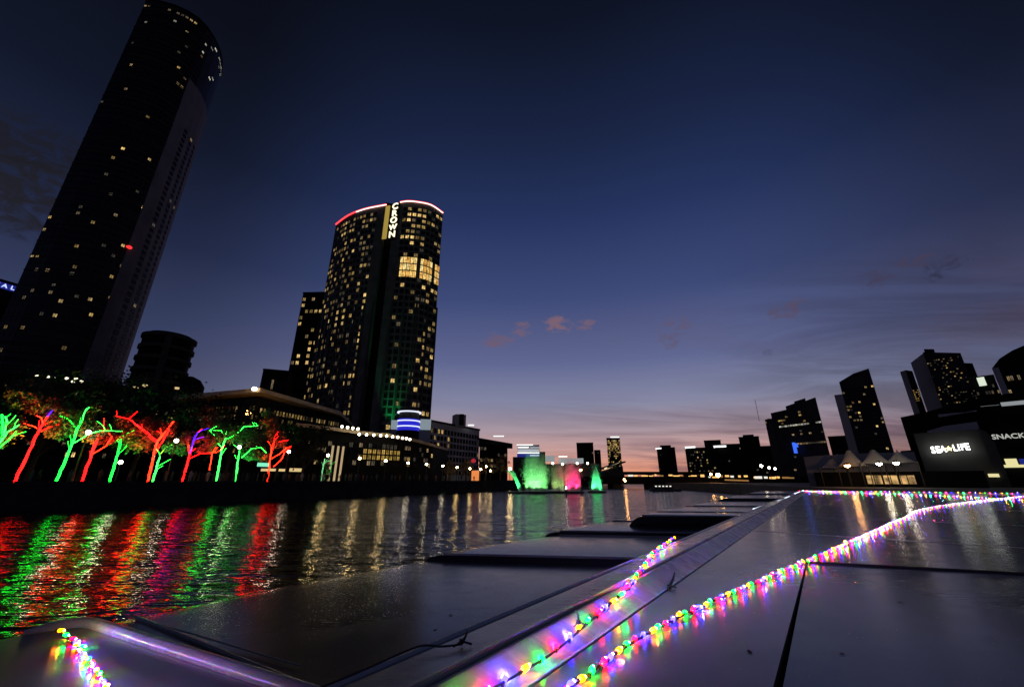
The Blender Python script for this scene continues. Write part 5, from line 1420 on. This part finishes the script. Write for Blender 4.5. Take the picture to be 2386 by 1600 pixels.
LV = Vector((.992, -.125, 0)).normalized()
def moored(label, nl, fl, d, hump=.0, near2=None, mtl='roof_paint'):
    z = CAMZ - d
    a, b = pz(*nl, z), pz(*fl, z)
    def hit(p):    # run along the boat until the pontoon side
        s = (-1.74 - NV.dot(p)) / NV.dot(LV); return p + LV * s
    ar, br = hit(a), hit(b)
    if near2:
        e2 = pz(*near2, z) - a; e2.normalize(); ar = a + e2 * ((-1.74 - NV.dot(a)) / NV.dot(e2))
    c = (a + b + ar + br) / 4
    t = thing('moored_boat', label, 'boat', (c.x, c.y, 0), 'boats moored side by side')
    m = MB(); nS = 7
    prof = []
    for i in range(nS + 1):     # rounded outboard end
        f = i / nS; prof.append((-.10 * (1 - f) ** 1.2 + .55 * f * 0, None))
    cuts = [(0.0, -.13 - hump), (.05, -.075 - hump * .7), (.12, -.04 - hump * .45), (.22, -.015 - hump * .2), (.38, -.004), (.6, 0.0)]
    rows = []
    for s, dz in cuts: rows.append((a + (ar - a).normalized() * s + Vector((0, 0, dz)), b + LV * s + Vector((0, 0, dz))))
    rows.append((ar, br))
    across = 8
    def camber(f): return .035 * (1 - (2 * f - 1) ** 2)
    grid = [[p.lerp(q, j / across) + Vector((0, 0, camber(j / across))) for j in range(across + 1)] for p, q in rows]
    for i in range(len(grid) - 1):
        for j in range(across):
            m.face([grid[i][j], grid[i + 1][j], grid[i + 1][j + 1], grid[i][j + 1]])
    # skirt: shade on the unlit sides is put into black
    rim = [g for g in grid[0]]
    th = Vector((0, 0, -.16))
    m.cur = 1
    for i in range(len(grid) - 1):
        m.face([grid[i][0] + th, grid[i + 1][0] + th, grid[i + 1][0], grid[i][0]])
        m.face([grid[i][-1], grid[i + 1][-1], grid[i + 1][-1] + th, grid[i][-1] + th])
    for j in range(across): m.face([grid[0][j], grid[0][j + 1], grid[0][j + 1] + th, grid[0][j] + th])
    bm_o = m.build('roof', [mtl, 'black_rubber'], t)
    me = bm_o.data
    me.polygons.foreach_set('use_smooth', [True] * len(me.polygons))
    # merge the doubled corners so that the shading is smooth
    bm = bmesh.new(); bm.from_mesh(me); bmesh.ops.remove_doubles(bm, verts=bm.verts, dist=1e-5); bm.to_mesh(me); bm.free()
    try: me.set_sharp_from_angle(angle=radians(50))
    except Exception: pass
    # grab rail strip along both long edges
    for p, q, nm in ((a + LV * .35, ar, 'edge_rail'), (b + LV * .35, br, 'edge_rail')):
        w = MB(); off = (b - a).normalized() * (.06 if p is not b else -.06); w.tube([p + Vector((0, 0, .012)), q + Vector((0, 0, .012))], .018, 6); w.build(nm, 'trim_paint', t)
    e = (b - a).normalized()
    ins = [a + LV * .35 + e * .2, ar + e * .2, br - e * .2, b + LV * .35 - e * .2]
    cb = MB(); cb.prism([xy(p) for p in ins], .75, z - .16); cb.build('cabin', 'black_rubber', t)
    for s0 in (0, 1):
        p0, p1 = (ins[0], ins[3]) if s0 else (ins[0], ins[1]); w = (p1 - p0); 
        n = -LV if s0 else -e
        for k in range(2):
            o = p0 + w * (.08 + .46 * k) + n * .01; gm = MB(); gm.obox(Vector((o.x, o.y, 1.15)), w * .38, n * .02, (0, 0, max(.2, z - 1.5))); gm.build('window', 'dark_glass', t)
    hl = MB(); hb = [a + LV * .1 + e * .05, ar + e * .05, br - e * .05, b + LV * .1 - e * .05]; mid = (a + b) / 2 - LV * .25
    hl.prism([xy(p) for p in (hb[0], hb[1], hb[2], hb[3])], -.3, .74); hl.build('hull', 'hull_paint', t)
    return t
moored('nearest moored boat with a wide dark empty roof, left of the light strings', (244, 1438), (985, 1300), 1.26, near2=(600, 1572))
sm = MB(); sm.tube([pz(290, 1431, CAMZ - 1.244), pz(435, 1472, CAMZ - 1.236), pz(580, 1515, CAMZ - 1.234), pz(700, 1550, CAMZ - 1.234)], .006, 6)
sm.build('roof_seam', 'trim_paint', [o for o in bpy.data.objects if o.name == 'moored_boat'][0])
moored('second moored boat roof, thin black edge, behind the nearest dark one', (985, 1291), (1266, 1247), 1.17)
moored('third moored boat roof, narrow grey band before the humped black one', (1268, 1237), (1398, 1214), 1.11)
moored('black humped boat roof standing higher than its neighbours', (1462, 1201), (1500, 1193), .84, .16)
moored('low boat roof just past the black humped one', (1512, 1192), (1575, 1180), .93)
moored('boat roof with amber lamp reflections, sixth along the row', (1592, 1178), (1648, 1168), .93)
moored('small dark boat roof near the far end of the row', (1668, 1161), (1712, 1153), .82, .1)
moored('last dark boat roof at the far end of the moored row', (1726, 1150), (1764, 1144), .78, .08)

def near_boat():
    z = CAMZ - 1.15
    cE = pz(196, 1452, z); fE = pz(655, 1603, z)
    fd = (fE - cE); fd.z = 0; fd.normalize()
    t = thing('near_boat', 'boat roof corner with a purple-lit rounded rim, lower left', 'boat', (cE.x, cE.y, 0))
    ld = -RV
    p1 = cE + fd * 6; p2 = cE + ld * 6
    b = MB(); b.prism([xy(cE), xy(p1), xy(p1 + ld * 6), xy(p2)], z - .12, z); b.build('roof', 'deck_paint', t)
    # rounded rim: far side, round corner, then down the left side
    path = [p1]
    for k in range(12, -1, -1): path.append(cE + fd * (.22 + (5.5 * k / 12)))
    c1, c2 = cE + fd * .22, cE + ld * .22
    for k in range(1, 7):
        f = k / 7; path.append(c1 * (1 - f) ** 2 + cE * 2 * f * (1 - f) + c2 * f * f)
    path.append(c2); path.append(c2 + ld * .12)
    m = MB(); m.tube([Vector((p.x, p.y, z + .02)) for p in path], [.042] * (len(path) - 2) + [.036, .015], 14); m.build('rim', 'trim_paint', t, smooth=True)
    e = (p1 - cE)
    cb = MB(); q = [cE + fd * .4 + ld * .4, p1 + ld * .4, p1 + ld * 5, cE + fd * .4 + ld * 5]; cb.prism([xy(p) for p in q], .75, z - .13); cb.build('cabin', 'black_rubber', t)
    hl = MB(); q = [cE + fd * .2 + ld * .2, p1 + ld * .2, p1 + ld * 5.4, cE + fd * .2 + ld * 5.4]; hl.prism([xy(p) for p in q], -.3, .74); hl.build('hull', 'hull_paint', t)
    return z, cE, fd
near_boat()

# ---- strings of coloured LEDs
def bulb_meshes():
    out = []
    for c in ('led_yellow', 'led_green', 'led_pink', 'led_blue'):
        b = MB(); b.cur = 0; b.lathe((0, 0, 0), [(.007, -.026), (.007, -.008)], 8)
        b.cur = 1; b.lathe((0, 0, 0), [(.0075, -.0078), (.0115, -.004), (.0125, .014), (.010, .024), (.006, .030)], 8)
        b.cur = 2; b.lathe((0, 0, 0), [(.0055, .0302), (.0055, .033), (.003, .035)], 6)
        out.append(b.mesh('bulb', ['black_rubber', c, c.replace('led_', 'led_tip_')], True))
    return out
BULBS = bulb_meshes()
def light_string(label, pts, step, lift=.014, start=0, wob=.010, far=None):
    """pts: points on the boats; bulbs every step metres in the order yellow, green, pink, blue"""
    P = curve3(pts, 10)
    c = P[len(P) // 2]
    t = thing('light_string', label, 'string lights', (c.x, c.y, c.z), 'coloured light strings on the boats')
    rnd = random.Random(len(label))
    w = MB(); w.tube([p + Vector((0, 0, .012)) for p in P], .005, 5); w.build('cable', 'black_rubber', t)
    s = 0.0; nxt = 0.0; k = start
    for i in range(len(P) - 1):
        l = (P[i + 1] - P[i]).length; d = (P[i + 1] - P[i]).normalized()
        while nxt <= s + l:
            p = P[i] + d * (nxt - s) + Vector((rnd.uniform(-wob, wob), rnd.uniform(-wob, wob), lift))
            a = d * rnd.uniform(.6, 1.0) + Vector((rnd.uniform(-.45, .45), rnd.uniform(-.45, .45), rnd.uniform(.0, .35)))
            M = a.to_track_quat('Z', 'Y').to_matrix().to_4x4(); M.translation = p
            place('bulb', BULBS[k % 4], t, mtx=M); k += 1
            nxt += (step if not far or nxt < far[0] else far[1]) * rnd.uniform(.85, 1.15)
        s += l
    return t
def curve3(pts, n):
    out = []
    for i in range(len(pts) - 1):
        p0, p1, p2, p3 = pts[max(i - 1, 0)], pts[i], pts[i + 1], pts[min(i + 2, len(pts) - 1)]
        for k in range(n):
            t = k / n
            out.append(.5 * ((2 * p1) + (p2 - p0) * t + (2 * p0 - 5 * p1 + 4 * p2 - p3) * t * t + (3 * p1 - p0 - 3 * p2 + p3) * t ** 3))
    out.append(pts[-1]); return out
zd, zk = CAMZ + ZD + .006, CAMZ - .70
light_string('light string climbing over the coaming, ending on the outer ledge', [pz(1010, 1690, zd + .025), pz(1190, 1588, zd + .020), pz(1290, 1526, zd + .022), pz(1360, 1466, zd + .030), pz(1420, 1414, zd + .045), pz(1470, 1370, zk + .006), pz(1495, 1330, zk + .006), pz(1530, 1285, zk + .005), pz(1572, 1254, zk + .005)], .125)
light_string('longest light string running diagonally across the deck to the far edge', [pz(1250, 1680, zd), pz(1345, 1598, zd), pz(1500, 1487, zd), pz(1660, 1406, zd), pz(1812, 1340, zd), pz(1990, 1262, zd), pz(2100, 1212, zd), pz(2190, 1180, zd), K(33.0, 8.2, ZD + .006), K(34.9, 9.6, ZD + .02)], .088, start=0, far=(9.0, .15))
light_string('light string along the far end of the long boat roof', [K(35.15, -1.5, -.70), K(35.15, 2, -.70), K(35.15, 5, -.70), K(35.15, 9.8, -.70)], .22, start=2)
light_string('lower light string slanting from the far corner to the right border', [K(34.9, -1.3, -.70), pz(2010, 1149, zd + .03), pz(2200, 1156, zd + .01), pz(2330, 1163, zd), pz(2480, 1172, zd)], .22, start=1)
light_string('short light string on the near roof corner, lower left', [pz(137, 1472, CAMZ - 1.10), pz(172, 1500, CAMZ - 1.145), pz(205, 1545, CAMZ - 1.145), pz(246, 1604, CAMZ - 1.145), pz(290, 1680, CAMZ - 1.145)], .085)

# ---- black cable ties and a cable on the coaming
def tie(label, p, tail, r=.012):
    t = thing('cable_tie', label, 'cable tie', p)
    m = MB(); m.tube([p + Vector((0, 0, 0)), p + tail * .5 + Vector((.01, 0, .01)), p + tail], [r, r * .8, r * .45], 6); m.build('tail', 'black_rubber', t)
    m = MB(); m.box(p + Vector((0, 0, .012)), (.018, .016, .016), .4); m.build('head', 'black_rubber', t)
    m = MB(); m.tube([p + RV * -.05 + Vector((0, 0, .004)), p + Vector((0, 0, .012)), p + NV * .045 + RV * .02 + Vector((0, 0, .004))], r * .6, 6); m.build('strap', 'black_rubber', t)
tie('black cable tie standing upright on the deck beside the coaming', pz(1560, 1368, zd) , Vector((.10, .13, .075)), .010)
tie('black cable tie with two tails holding the light string', pz(1348, 1455, zk), Vector((-.02, .0, .07)), .006)
tie('black cable tie curling up from the outer ledge', pz(1075, 1500, zk), Vector((.02, .03, .045)), .007)
def cable():
    pts = [pz(740, 1604, zk + .012), pz(860, 1554, zk + .012), pz(935, 1520, zk + .014), pz(985, 1503, zk + .012), pz(1030, 1505, zk + .008), pz(1076, 1500, zk + .008)]
    m = MB(); m.tube(curve3(pts, 8), .004, 6); o = m.build('loose_cable', 'black_rubber'); tag(o, 'loose black cable lying along the outer edge of the long boat roof', 'cable')
cable()
# ---- white tube lights on the far moored boats
emit('tube_white', (.75, .85, 1), 2.5)
for (a, b, z, lab) in (((1758, 1187), (1792, 1174), .76, 'white tube light beside the coaming of the long boat'), ((1814, 1168), (1822, 1165), .72, 'short white tube light past the longer one'), ((1830, 1161), (1840, 1157), .71, 'tiny white tube light near the far corner of the long boat'), ((1852, 1150), (1864, 1146), .70, 'white tube light at the far corner of the long boat')):
    p, q = pz(*a, CAMZ - z - .02), pz(*b, CAMZ - z - .02)
    m = MB(); m.tube([p, q], .035, 8); m.tube([p - (q - p).normalized() * .04, p], .045, 8); o = m.build('tube_light', 'tube_white'); tag(o, lab, 'tube light')

# ---- fallen leaves on the roofs
mat('dry_leaf', (.06, .045, .03), .8)
def fallen_leaves():
    rnd = random.Random(21)
    lm = []
    for k in range(3):
        b = MB(); w = .012 + .004 * k; l = .035 + .008 * k
        b.face([(0, 0, .001), (l * .35, w, .003), (l, 0, .0015 + .002 * k), (l * .35, -w * .8, .0015)]); b.face([(-.012, .001, .001), (0, 0, .001), (0, -.002, .001)])
        lm.append(b.mesh('fallen_leaf', 'dry_leaf'))
    spots = [((1010, 1470), zk, 'on the ledge left of the coaming'), ((1210, 1466), zk, 'on the ledge beside the coloured reflections'), ((1500, 1272), zk, 'on the outer ledge near the string end'), ((1387, 1374), zk, 'on the ledge halfway along the coaming'), ((1750, 1521), zd, 'on the open deck left of the sunken panel'), ((2090, 1400), zd - .020, 'on the sunken deck panel, upper one'), ((1955, 1520), zd - .020, 'on the sunken deck panel, lower one'), ((1100, 1384), CAMZ - 1.225, 'in the middle of the nearest dark roof'), ((1055, 1432), CAMZ - 1.225, 'on the nearest dark roof towards the ledge'), ((2230, 1260), zd, 'on the far deck near the sign reflection')]
    for k, (p, z, lab) in enumerate(spots):
        o = place('fallen_leaf', lm[k % 3], None, pz(*p, z - .004), rnd.uniform(0, 6.28)); o.scale = (.9,) * 3
        tag(o, 'small dry leaf lying ' + lab, 'leaf', 'fallen leaves on the boat roofs')
fallen_leaves()
